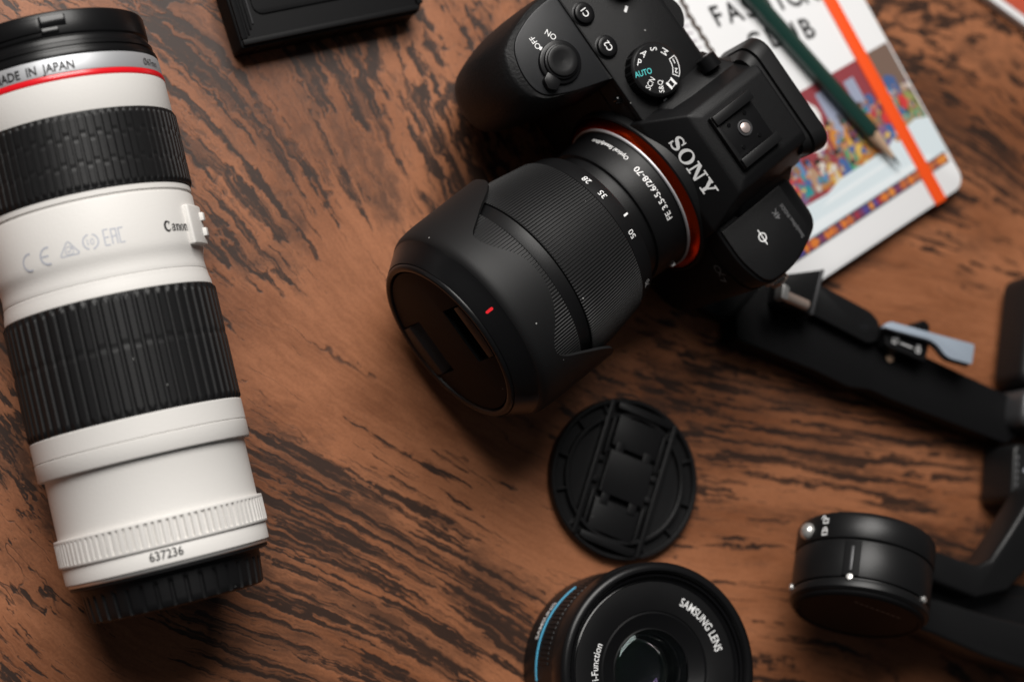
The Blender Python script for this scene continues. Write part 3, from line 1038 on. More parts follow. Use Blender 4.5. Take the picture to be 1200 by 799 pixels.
    lens = ll('lens', [(31.0, 28.5), (32.3, 30.4), (32.4, 30.8), (32.2, 31.4), (31.6, 31.6), (31.4, 32.0), (31.2, 38), (30.7, 44.8), (30.2, 45.8), (29.0, 46.2), (28.6, 47), (28.6, 53.2), (33.0, 53.2),
                         (33.7, 53.5), (34.2, 54.6), (35.2, 59.6), (35.4, 60.6), (34.6, 61.0), (34.6, 128)], 'black', t)
    ll('silver_line', [(32.3, 30.2), (32.75, 30.6), (32.7, 31.2), (32.2, 31.5)], 'silver', lens)
    nr = 190
    # ribbed rings, ribs run along the axis
    def rib(a, z):
        fr = (a * nr / (2 * pi)) % 1.0
        return 0.0 if 0.15 < fr < 0.62 else -0.45
    ll('zoom_ring', [(34.4, 60.9), (35.8, 61.1), (36.3, 61.5), (37.2, 67), (38.6, 76), (39.6, 86), (40.1, 92.6), (39.8, 93.0), (38.6, 93.2)], 'ribs', lens, nr * 6, lambda a, z: rib(a, z) if 61.2 < z < 92.9 else 0.0, 25)
    ll('ring_band', [(38.4, 93.0), (39.2, 93.4), (38.9, 96), (39.3, 98.8), (38.4, 99.2)], 'black', lens)
    ll('focus_ring', [(38.4, 99.0), (40.0, 99.3), (40.3, 99.7), (40.7, 114.0), (38.0, 114.5)], 'ribs', lens, nr * 6, lambda a, z: rib(a, z) if 99.4 < z < 113.9 else 0.0, 25)

    # hood, reversed: petals reach back over the ribbed ring
    def petal(a):
        """rear edge of the hood: v at angle a"""
        d = math.degrees(a) % 360
        pts = [(0, 82), (12, 82), (24, 84), (33, 90), (42.5, 100), (50, 109), (56, 112.4), (63, 111.6), (72, 107.6), (81, 104.6), (93, 103), (106, 103.7), (114, 106.6), (121, 109.6), (128, 111.0), (133, 110.2), (139, 104), (145, 97.7), (152, 90), (159, 85.5), (168, 84), (180, 83)]
        pts = pts + [(360 - x, y) for x, y in reversed(pts[:-1])]
        n = len(pts)
        for i in range(n - 1):
            (x0, y0), (x1, y1) = pts[i], pts[i + 1]
            if x0 <= d <= x1:
                k = (d - x0) / (x1 - x0)
                ya = pts[max(0, i - 1)]
                yb = pts[min(n - 1, i + 2)]
                m0 = (y1 - ya[1]) / (x1 - ya[0]) * (x1 - x0)
                m1 = (yb[1] - y0) / (yb[0] - x0) * (x1 - x0)
                return (2 * k ** 3 - 3 * k * k + 1) * y0 + (k ** 3 - 2 * k * k + k) * m0 + (-2 * k ** 3 + 3 * k * k) * y1 + (k ** 3 - k * k) * m1
        return 104
    na = 240
    V, F = [], []
    rows = 10
    ro = lambda vv: 43.3 - (vv - 85) * 0.012 if vv < 112 else 42.98 - (vv - 112) ** 2 * 0.012

    for k in range(na):
        a = 2 * pi * k / na
        pv = petal(a)
        ring_ = []
        for j in range(rows + 1):
            vv = pv + (119.6 - pv) * j / rows
            ring_.append((ro(vv), vv))
        ring_ += [(41.7, 120.9), (41.0, 121.8), (40.4, 122.2), (38.8, 124.6), (37.0, 127.2), (36.0, 128.8), (35.4, 129.6), (35.0, 129.4), (35.0, 126.0), (37.2, 122.0), (38.6, 119)]
        for j in range(rows + 1):
            vv = 118.0 + (pv - 118.0) * j / rows
            ring_.append((ro(vv) - 1.4, vv))
        V += [lm(r_, a, vv) for r_, vv in ring_]
    m = rows * 2 + 2 + 11
    for k in range(na):
        k2 = (k + 1) % na
        for j in range(m):
            j2 = (j + 1) % m
            F.append((k * m + j, k2 * m + j, k2 * m + j2, k * m + j2))
    hood = mesh('lens_hood', V, F, 'hood', lens, smooth=28)
    # smooth darker ring at the front of the hood with its red mark
    ll('hood_rim', [(40.75, 122.1), (40.4, 122.45), (38.9, 124.8), (37.1, 127.4), (36.1, 129.0), (35.5, 129.75)], 'satin', lens)
    v, f = arc_block_vf(0, 1, 0, 1, 0, 1, 6)
    A0 = radians(96)

    def rm(x, y, l):
        r_ = 38.3 + y * 0.55
        return lm(r_ + 0.12, A0 + x / 38.0, 125.55 - y * 0.83 + 0.1)
    rp = round_poly([(-0.55, -1.6), (0.55, -1.6), (0.55, 1.6), (-0.55, 1.6)], 0.5, 3)
    lay('red_mark', poly2d(rp), rm, 'ink_red', lens)

    # front rim and pinch cap
    ll('filter_rim', [(34.6, 126), (35.2, 129.6), (34.9, 130.7), (34.2, 131.3), (33.3, 131.4), (32.5, 131.0), (32.1, 130.2), (32.0, 127)], 'satin', lens)
    RC = 31.6
    face = circle(RC, 160)

    def capface(x, y, z):      # local x along u, y up
        return (UA + x, -z, ZA + y)
    z0, z1 = 124.0, 130.4
    # plate with a notch above and below for the two pinch tabs
    hw, hy = 11.6, 13.0
    ang = math.asin(hw / RC)
    out = [(RC * sin(a), RC * cos(a)) for a in [ang + (pi - 2 * ang) * k / 60 for k in range(61)]]
    out += [(hw, -hy), (-hw, -hy)]
    out += [(-RC * sin(a), -RC * cos(a)) for a in [ang + (pi - 2 * ang) * k / 60 for k in range(61)]]
    out += [(-hw, hy), (hw, hy)]
    v, f = join_vf(prism_vf(out, z0, z1, capface), prism_vf(circle(RC - 0.1, 120), 122.6, 124.2, capface))
    mesh('lens_cap', v, f, 'cap_black', lens, smooth=30, bevel=0.25, bang=50)
    # upper tab: a bar along the rim; lower tab: a ramp that looks up
    tb = clip(clip(clip(face, 0, -1, -24.6), 1, 0, 11.2), -1, 0, 11.2)
    v, f = prism_vf(tb, z0, z1 + 0.7, capface)
    mesh('cap_tab', v, f, 'black', lens, smooth=30, bevel=0.5, bang=50)
    tb = clip(clip(clip(face, 0, 1, -16.5), 1, 0, 11.2), -1, 0, 11.2)
    ra = clip(tb, 0, -1, 23.4)
    fl = clip(tb, 0, 1, -23.4)
    v, f = join_vf(prism_vf(ra, 123.6, lambda x, y: 124.6 + (-16.5 - y) * 0.92, capface), prism_vf(fl, 123.6, 130.8, capface))
    mesh('cap_tab', v, f, 'gripplate', lens, smooth=30, bevel=0.3, bang=50)  # greyer than the upper tab: light on the ramp put into its colour

    # ---- writing on the lens: read from behind, round the barrel
    def lt(r0, v0, deg, slope=0.0):
        a0 = radians(deg)
        return lambda x, y, l: lm(r0 + slope * y + 0.12 + l * 0.2, a0 + x / r0, v0 + y)
    lay('lettering', text2d('FE 3.5-5.6/28-70', 2.6, 0.006, sx=1.02), lt(31.15, 37.0, 88.5, -0.05), 'ink_white', lens)
    lay('lettering', text2d('Optical SteadyShot', 1.8, 0.004, sx=1.0), lt(31.15, 36.4, 138, -0.05), 'ink_white', lens)
    for s, deg in (('28', 123), ('35', 109), ('50', 78), ('70', 38)):
        lay('lettering', text2d(s, 2.6, 0.0), lt(34.98, 57.6, deg, 0.18), 'ink_white', lens)
    lay('index_mark', poly2d([(-.4, -1.1), (.4, -1.1), (.4, 1.1), (-.4, 1.1)]), lt(34.35, 55.0, 90, 0.2), 'ink_white', lens)
    v, f = lathe_vf([(1.1, 0), (1.1, 0.7), (0.8, 1.0), (0.01, 1.1)], 20)
    mesh('index_dot', [(UA + (31.2 + p[2]) * cos(radians(14)), -(36 + p[0]), ZA + (31.2 + p[2]) * sin(radians(14)) + p[1]) for p in v], f, 'ink_white', lens)


mirrorless()


# ================================================================== short lens standing on the table
def standing_lens():
    t = empty('standing_lens', (43.6, -134.2, 0), 'short black lens with thin blue ring standing on the table, glass facing up', 'lens', (0, 0, 0))

    def l(name, prof, mat, parent=t, segs=128, rf=None, smooth=35):
        v, f = lathe_vf(prof, segs, rfun=rf)
        return mesh(name, v, f, mat, parent, smooth=smooth)
    b = l('barrel', [(30, 0), (37.8, 0.0), (38.8, 0.8), (39.4, 6), (39.6, 8), (39.7, 14.5), (39.7, 28), (39.9, 31), (40.8, 33.6), (41.6, 35)], 'black')
    v, f = arc_block_vf(39.2, 39.95, 14.6, 15.9, radians(124), radians(186), 60)
    mesh('blue_ring', v, f, 'blue', b, smooth=35)
    nr = 120
    v, f = lathe_vf([(39.4, 18), (40.0, 18.3), (40.0, 26.4), (39.4, 26.8)], 400, a0=radians(90), a1=radians(178), rfun=lambda a, z: (-0.55 if (a * nr / (2 * pi)) % 1 < 0.45 else 0.0) if 18.2 < z < 26.6 else 0.0)
    mesh('grip_ribs', v, f, 'rubber', b, smooth=25)
    l('front_ring', [(41.2, 34.8), (42.0, 35.3), (42.4, 36.2), (42.4, 43.8), (42.1, 44.8), (41.2, 45.7), (40.0, 46.1), (39.2, 46.0), (38.6, 45.4), (38.2, 44.5), (38.0, 43.4)], 'satin')
    l('filter_thread', [(38.1, 43.6), (37.4, 44.1), (36.8, 43.9), (36.6, 43.2), (36.6, 42.4), (35.8, 42.0), (35.2, 42.3), (34.8, 42.0)], 'gloss')
    nm = l('name_ring', [(35.0, 41.8), (34.2, 42.0), (24.0, 41.0), (23.4, 40.8), (23.0, 40.2)], 'black')
    l('inner_bezel', [(23.2, 40.4), (22.4, 40.6), (21.8, 40.3), (17.2, 38.2), (16.6, 38.0), (16.0, 38.2)], 'satin')
    # glass: a clear dome over a dark well with two coated elements
    well = [(16.5, 38.0), (16.2, 37.6), (14.6, 33.0), (14.2, 32.8), (13.6, 30.0), (13.0, 29.8), (11.4, 24.0), (10.8, 23.8), (9.6, 20.0), (0.01, 19.8)]
    l('inner_well', well, 'cap_black', segs=64)

    def dome(name, r, z, h, mat):
        g = [(r * cos(q), z + h * sin(q)) for q in [pi / 2 * k / 16 for k in range(0, 16)]] + [(0.01, z + h)]
        return l(name, g, mat, segs=64)
    g = [(16.3 * cos(q), 37.9 + 3.0 * sin(q)) for q in [pi / 2 * k / 16 for k in range(0, 16)]] + [(0.01, 40.9), (0.01, 38.9)]
    g += [(15.9 * cos(q), 37.4 + 1.5 * sin(q)) for q in [pi / 2 * k / 10 for k in range(9, -1, -1)]] + [(16.3, 37.9)]
    l('front_element', g, 'clear', segs=64)
    dome('second_element', 13.4, 30.4, 3.2, 'coat_green')
    dome('third_element', 10.4, 24.2, -2.5, 'coat_violet')

    def ringtext(r0, z0, deg, slope):
        a0 = radians(deg)
        # reads clockwise, tops outward
        return lambda x, y, l_: zmap(r0 + y, a0 - x / r0, z0 + slope * y + 0.12 + l_ * 0.2)
    lay('lettering', text2d('SAMSUNG LENS', 3.3, 0.006, sx=0.80), ringtext(29.4, 41.55, 41, 0.098), 'ink_white', nm)
    lay('lettering', text2d('i-Function', 3.0, 0.004, sx=0.86), ringtext(26.4, 41.25, 172, 0.098), 'ink_white', nm)

    def side(r0, z0, deg):
        a0 = radians(deg)
        return lambda x, y, l_: zmap(r0 + 0.1, a0 - x / r0, z0 + y)
    # read with the front of the lens towards the reader
    sd = lambda r0, z0, deg: (lambda x, y, l_: zmap(r0 + 0.12, radians(deg) - x / r0, z0 - y))
    lay('lettering', text2d('SAMSUNG', 2.6, 0.012, sx=1.0), sd(39.7, 11.6, 150), 'ink_white', b)


standing_lens()


# ================================================================== loose lens cap, inside up
def loose_cap():
    t = empty('lens_cap', (49.5, -56.0, 0), 'loose black pinch lens cap lying inner side up below the hooded lens', 'lens cap', (0, 0, radians(-19)))
    R = 34.0
    v, f = lathe_vf([(0.01, 0.4), (R - 1, 0.4), (R - 0.2, 0.9), (R, 1.6), (R, 4.6), (R - 0.5, 5.2), (R - 1.6, 5.2), (R - 2.0, 4.8), (R - 2.0, 2.6), (0.01, 2.6)], 120)
    base = mesh('cap_disc', v, f, 'black', t, smooth=35)
    v, f = lathe_vf([(27.6, 2.5), (27.6, 5.0), (27.2, 5.3), (26.2, 5.3), (25.8, 5.0), (25.8, 2.5)], 96)
    mesh('inner_ring', v, f, 'black', t, smooth=35)
    # walls between the two rings
    for deg in (35, 62, 125, 150, 180, 208, 236, 305, 332, 0):
        a = radians(deg)
        v, f = box_vf(27.2, 32.2, -0.6, 0.6, 2.5, 4.6)
        v = [(p[0] * cos(a) - p[1] * sin(a), p[0] * sin(a) + p[1] * cos(a), p[2]) for p in v]
        mesh('rib', v, f, 'black', t, smooth=0, bevel=0.15)
    # channel rails
    for x in (-15.6, 15.0):
        v, f = box_vf(x - 1.1, x + 1.1, -29.5, 29.5, 2.5, 6.0)
        mesh('rail', v, f, 'black', t, smooth=35, bevel=0.3)
    for x in (-12.3, 11.9):
        v, f = box_vf(x - 0.7, x + 0.7, 7, 24, 2.5, 5.2)
        mesh('rail', v, f, 'black', t, smooth=35, bevel=0.2)
        v, f = box_vf(x - 0.7, x + 0.7, -24, -9, 2.5, 5.2)
        mesh('rail', v, f, 'black', t, smooth=35, bevel=0.2)
    v, f = prism_vf(round_poly([(-10.5, -9), (10.5, -9), (10.5, 9.5), (-10.5, 9.5)], 0.8, 3), 2.5, 6.2)
    mesh('bridge', v, f, 'black', t, smooth=35, bevel=0.35)
    for s in (-1, 1):
        face = circle(R - 1.9, 96)
        p = clip(clip(clip(face, 0, -1, -11.5), 1, 0, 10.6), -1, 0, 10.6)
        p = clip(p, 0, 1, 25.0)
        p = p if s > 0 else [(x, -y) for x, y in reversed(p)]
        v, f = prism_vf(p, 2.5, 5.4)
        mesh('slide', v, f, 'black', t, smooth=35, bevel=0.35)
        p = clip(clip(clip(face, 0, -1, -27.0), 1, 0, 13), -1, 0, 13)
        p = clip(p, 0, 1, 30.4)
        p = p if s > 0 else [(x, -y) for x, y in reversed(p)]
        v, f = prism_vf(p, 2.5, 6.4)
        mesh('pinch_tab', v, f, 'black', t, smooth=35, bevel=0.4)
        for x in (-6.8, 6.4):
            v, f = box_vf(x - 1.9, x + 1.9, min(s * 8, s * 13.5), max(s * 8, s * 13.5), 5.0, 5.9)
            mesh('catch', v, f, 'black', t, smooth=35, bevel=0.2)
    for y in (-4.6, 4.6):
        for x in (-13.0, 13.0):
            v, f = box_vf(x - 1.6, x + 1.6, y - 1.2, y + 1.2, 2.5, 4.4)
            mesh('stop', v, f, 'black', t, smooth=35, bevel=0.2)


loose_cap()


# ================================================================== notebook, band, pencil
NB = (226.0, 86.5)
NBA = radians(32.8)


def notebook():
    t = empty('notebook', (NB[0], NB[1], 0), 'white notebook with illustrated cover and orange elastic band, partly behind the camera', 'notebook', (0, 0, NBA))
    W, H = 128.0, 210.0
    pl = round_rect(-W, 0, 0, H, 7.0, 6)
    pin = [(min(max(x, -W + 1.2), -1.0), min(max(y, 1.0), H - 1)) for x, y in pl]
    v, f = prism_vf(pl, 0.0, 0.7)
    mesh('back_cover', v, f, 'paper', t, smooth=35, bevel=0.2)
    v, f = prism_vf(pin, 0.72, 6.7)
    mesh('page_block', v, f, 'pages', t, smooth=35)
    v, f = prism_vf(pl, 6.72, 7.5)
    cov = mesh('front_cover', v, f, 'paper', t, smooth=35, bevel=0.25)
    # elastic band round the cover
    bx = -17.6
    o = [(bx - 3.4, -0.7), (bx + 3.4, -0.7), (bx + 3.4, H + 0.7), (bx - 3.4, H + 0.7)]
    v, f = join_vf(box_vf(bx - 3.4, bx + 3.4, -0.7, H + 0.7, 7.62, 8.2), box_vf(bx - 3.4, bx + 3.4, -0.72, -0.1, 0.1, 8.19))
    mesh('elastic_band', v, f, 'elastic', t, smooth=35, bevel=0.12)

    # ---- printed cover, flat shapes each a hair above the one below
    def ink(col):
        key = 'ink_%d_%d_%d' % tuple(int(c * 255) for c in col)
        if key not in M:
            M[key] = plastic('print_%s' % key, col, 0.42)
        return key
    Z = [7.53]
    PR = []

    def flat(name, polys, col, step=0.0012):
        for p in polys:
            Z[0] += step
            PR.append(([(x, y, Z[0]) for x, y in p], ink(col)))
    x0, x1 = -118.0, -0.9
    flat('printed_wall', [[(x0, 30), (x1, 30), (x1, 75.5), (x0, 77.5)]], (0.26, 0.045, 0.055))
    flat('printed_wall', [[(-14, 34), (x1, 34), (x1, 75.5), (-14, 75.8)]], (0.17, 0.11, 0.085))
    flat('printed_window', [[(-50, 48), (-42, 48), (-42, 72), (-50, 72)], [(-33, 52), (-27, 52), (-27, 70), (-33, 70)]], (0.30, 0.33, 0.44))
    # a pale figure towards the spine
    blob = lambda cx, cy, rx, ry, n=12, j=0.18: [(cx + rx * cos(2 * pi * k / n) * (1 + rnd.uniform(-j, j)), cy + ry * sin(2 * pi * k / n) * (1 + rnd.uniform(-j, j))) for k in range(n)]
    flat('printed_figure', [blob(-69 + 5 * k, 66 - 1.5 * k, 6, 9) for k in range(3)] + [blob(-62, 55, 7, 6)], (0.74, 0.73, 0.73))
    pal = [(0.05, 0.30, 0.16), (0.55, 0.22, 0.04), (0.10, 0.22, 0.40), (0.45, 0.06, 0.06), (0.62, 0.42, 0.10), (0.20, 0.11, 0.22), (0.03, 0.25, 0.26), (0.40, 0.25, 0.16), (0.13, 0.13, 0.15), (0.52, 0.46, 0.40), (0.06, 0.12, 0.30), (0.25, 0.28, 0.09)]
    skin = [(0.46, 0.22, 0.13), (0.30, 0.14, 0.085), (0.56, 0.34, 0.22)]
    # two rows of diners in different clothes
    robes = {}
    heads = {}
    hair = {}
    for row, (yy, n_, s) in enumerate(((51, 17, 1.0), (41, 20, 0.9))):
        for k in range(n_):
            cx = -114 + (k + 0.5) * 112.0 / n_ + rnd.uniform(-1.2, 1.2)
            cy = yy + rnd.uniform(-1.5, 2.5)
            if row == 0 and -76 < cx < -55:
                continue
            c = rnd.choice(pal)
            robes.setdefault(c, []).append([(cx - 3.3 * s, cy - 9), (cx + 3.3 * s, cy - 9), (cx + 2.9 * s, cy - 1), (cx + 1.2, cy + 1.8), (cx - 1.2, cy + 1.8), (cx - 3.0 * s, cy - 1)])
            if rnd.random() < 0.8:
                c2 = rnd.choice(pal)
                robes.setdefault(c2, []).append([(cx - 0.9, cy - 8), (cx + 1.0, cy - 8), (cx + 1.6, cy), (cx - 0.2, cy + 1)])
            h = rnd.choice(skin)
            heads.setdefault(h, []).append(blob(cx + rnd.uniform(-.4, .4), cy + 3.8, 1.7, 2.2, 10, 0.06))
            hc = rnd.choice([(0.03, 0.022, 0.018), (0.10, 0.05, 0.03), (0.25, 0.16, 0.08)])
            hair.setdefault(hc, []).append([(cx - 1.9, cy + 4), (cx + 1.9, cy + 4), (cx + 1.3, cy + 6.4), (cx - 1.3, cy + 6.4)])
    for c, ps in robes.items():
        flat('printed_clothes', ps, c)
    for c, ps in heads.items():
        flat('printed_faces', ps, c)
    for c, ps in hair.items():
        flat('printed_hair', ps, c)
    # the blue figure behind, by the band
    flat('printed_clothes', [blob(-10, 57, 3.6, 6), blob(-25, 57, 2.4, 3)], (0.06, 0.11, 0.26))
    for k in range(200):
        cx, cy = rnd.uniform(-116, -2), rnd.uniform(35, 58)
        if -74 < cx < -55 and cy > 50:
            continue
        flat('fleck', [blob(cx, cy, rnd.uniform(0.5, 1.7), rnd.uniform(0.5, 2.2), 7, 0.3)], rnd.choice(pal + skin + [(0.6, 0.55, 0.5), (0.03, 0.03, 0.03)]))
    flat('printed_clothes', [blob(-9, 48, 2.2, 4), blob(-22, 46, 2.4, 3)], (0.55, 0.04, 0.04))
    # table cloth and dishes
    flat('printed_tablecloth', [[(x0, 18.4), (x1, 18.4), (x1, 36), (-8, 38.5), (-24, 36.0), (-30, 33.6), (-60, 33.6), (-70, 31), (x0, 33)]], (0.62, 0.70, 0.74))
    flat('printed_tablecloth', [[(-100, 19), (-8, 19.0), (-12, 21.5), (-60, 23), (-100, 24)], [(-76, 27), (-30, 27.5), (-34, 29), (-70, 29)]], (0.72, 0.77, 0.80))
    flat('printed_dishes', [blob(-46 + 3 * k, 35 + 1.2 * (k % 2), 2.0, 1.6) for k in range(4)] + [blob(-70 + 2.4 * k, 34, 1.5, 1.1) for k in range(3)] + [blob(-22, 35, 1.6, 1.3)], (0.44, 0.17, 0.04))
    # decorated strip along the foot of the picture
    flat('printed_border', [[(x0, 13.2), (x1 - 1.5, 13.2), (x1 - 1.5, 18.2), (x0, 18.2)]], (0.055, 0.045, 0.085))
    bits = {}
    k = x0 + 2
    while k < -4:
        w_ = rnd.uniform(2.0, 5.5)
        c = rnd.choice([(0.60, 0.17, 0.03), (0.30, 0.03, 0.05), (0.08, 0.06, 0.24), (0.62, 0.22, 0.04), (0.16, 0.04, 0.10), (0.45, 0.12, 0.04)])
        bits.setdefault(c, []).append(blob(k, 15.7, w_ * 0.5, 2.2, 9, 0.2))
        k += w_ * 0.9
    for c, ps in bits.items():
        flat('printed_border_fruit', ps, c)
    # dark twisted line and pale folds near the spine
    pts = []
    for k in range(120):
        y = 78 + k * 1.0
        pts.append((-87.5 + 0.45 * sin(k * 1.15) + 0.5 * sin(k * 0.21), y))
    Z[0] += 0.002
    v, f = stroke2d(pts, [2.1 + 0.5 * sin(k * 1.7) for k in range(120)])
    mesh('printed_cord', [(p[0], p[1], Z[0]) for p in v], f, ink((0.10, 0.08, 0.07)), cov, smooth=0, fix=False)
    folds = []
    for k in range(30):
        y = 80 + k * 3.6
        folds.append(stroke2d([(-90.5, y), (-95, y + 1.6 + rnd.uniform(-.5, .5)), (-101, y + 1.2), (-107, y - 0.6)], 0.5 + rnd.random() * 0.5))
    v, f = join_vf(*folds)
    Z[0] += 0.002
    mesh('printed_folds', [(p[0], p[1], Z[0]) for p in v], f, ink((0.60, 0.55, 0.60)), cov, smooth=0, fix=False)
    # the whole picture is one printed layer of flecks of colour
    inks = sorted({k for _, k in PR})
    V, F = join_vf(*[(p, [tuple(range(len(p)))]) for p, _ in PR])
    pic = mesh('cover_print', V, F, inks[0], cov, smooth=0, fix=False)
    for k in inks[1:]:
        pic.data.materials.append(M[k])
    for poly, (_, k) in zip(pic.data.polygons, PR):
        poly.material_index = inks.index(k)
    pic['kind'] = 'stuff'
    # lettering: baseline runs a little flatter than the edge of the book
    Z[0] += 0.01
    c, s = cos(NBA), sin(NBA)

    def spot(wx, wy):
        dx, dy = wx - NB[0], wy - NB[1]
        return dx * c + dy * s, -dx * s + dy * c
    bd = radians(20.0) - NBA
    bd2 = (cos(bd), sin(bd))

    def word(s_, wx, wy, size, step):
        sx_, sy_ = spot(wx, wy)
        for i, ch in enumerate(s_):
            v, f = text2d(ch, size, 0.012, sx=0.86)
            ox, oy = sx_ + bd2[0] * step * i, sy_ + bd2[1] * step * i
            mesh('lettering', [(ox + p[0] * bd2[0], oy + p[0] * bd2[1] + p[1], Z[0]) for p in v], f, 'ink_black', cov, smooth=0, fix=False)
    word('FASHION', 95.4, 150.4, 9.6, 8.4)
    word('CLUB', 114.6, 140.8, 9.6, 9.6)


notebook()


def pencil():
    tip = Vector((186.7, 90.7, 7.5 + 3.9))
    far = Vector((112.5, 158.6, 7.5 + 3.9))
    d = (far - tip).normalized()
    L = 176.0
    ang = atan2(d.y, d.x)
    t = empty('pencil', tip, 'dark green sharpened pencil lying across the notebook cover', 'pencil', (0, 0, ang))
    R = 4.05
    # local X from the tip to the far end
    def hexa(x, r, wob=0.0):
        out = []
        for k in range(24):
            a = 2 * pi * k / 24 + pi / 6
            # hexagon with softened edges
            h = R * cos(pi / 6) / cos(((a + pi / 6) % (pi / 3)) - pi / 6)
            rr = min(h, R * 0.965) if r is None else r
            xx = x + (wob * abs(sin(a * 3)) if r is None else 0)
            out.append((xx, rr * cos(a), rr * sin(a)))
        return out
    v, f = loft_vf([hexa(18.5, None, 2.4), hexa(21, None), hexa(L - 1, None), hexa(L, None)])
    mesh('shaft', v, f, 'pencil', t, smooth=28)
    v, f = loft_vf([hexa(4.6, 0.95), hexa(19.5, 3.3)])
    mesh('sharpened_wood', v, f, 'pencilwood', t, smooth=60)
    v, f = loft_vf([hexa(-0.6, 0.18), hexa(4.8, 1.0)])
    mesh('point', v, f, 'graphite', t, smooth=60)


pencil()


# ================================================================== red booklet at the far corner
def booklet():
    t = empty('booklet', (246.4, 178.6, 0), 'red booklet with white border at the far corner of the table', 'booklet', (0, 0, radians(-26.8)))
    v, f = box_vf(-40, 120, 0, 110, 0.0, 5.4)
    mesh('page_block', v, f, 'paper', t, smooth=35, bevel=0.4)
    v, f = box_vf(-36, 116, 3.6, 106, 5.42, 5.7)
    mesh('cover', v, f, 'redcover', t, smooth=35, bevel=0.1)


booklet()


# ================================================================== black case at the top
def black_case():
    t = empty('black_case', (-120.5, 106.5, 0), 'flat black plastic case with raised rim beside the front of the white lens', 'case', (0, 0, radians(18.5)))
    pl = round_poly([(0, 0), (78, 0), (81, 6), (81, 130), (-2, 130)], [1.5, 3, 3, 3, 2], 4)
    v, f = prism_vf(pl, 0.3, 13.0)
    mesh('shell', v, f, 'cap_black', t, smooth=35, bevel=0.9, segs=3)
    rim = [((0.8, 1.0), (78, 3.4)), ((0.6, 3.4), (3.2, 128)), ((77.6, 3.4), (80.2, 128))]
    for (a, b) in rim:
        v, f = box_vf(a[0], b[0], a[1], b[1], 12.9, 14.6)
        mesh('rim', v, f, 'cap_black', t, smooth=35, bevel=0.5)
    v, f = prism_vf(round_rect(9, 75, 12, 126, 4, 4), 12.9, 13.8)
    mesh('inset_panel', v, f, 'cap_black', t, smooth=35, bevel=0.4)
    # ribs along the left rail and front lip
    for k in range(3):
        v, f = box_vf(4.0 + k * 1.4, 4.7 + k * 1.4, 5 + k * 2, 126, 12.9, 13.7)
        mesh('ridge', v, f, 'greymetal' if k == 2 else 'satin', t, smooth=35, bevel=0.15)
    for k in range(6):
        v, f = box_vf(7 + k * 12, 7.8 + k * 12, -0.5, 0.6, 2, 11)
        mesh('seam_rib', v, f, 'black', t, smooth=35, bevel=0.15)


black_case()


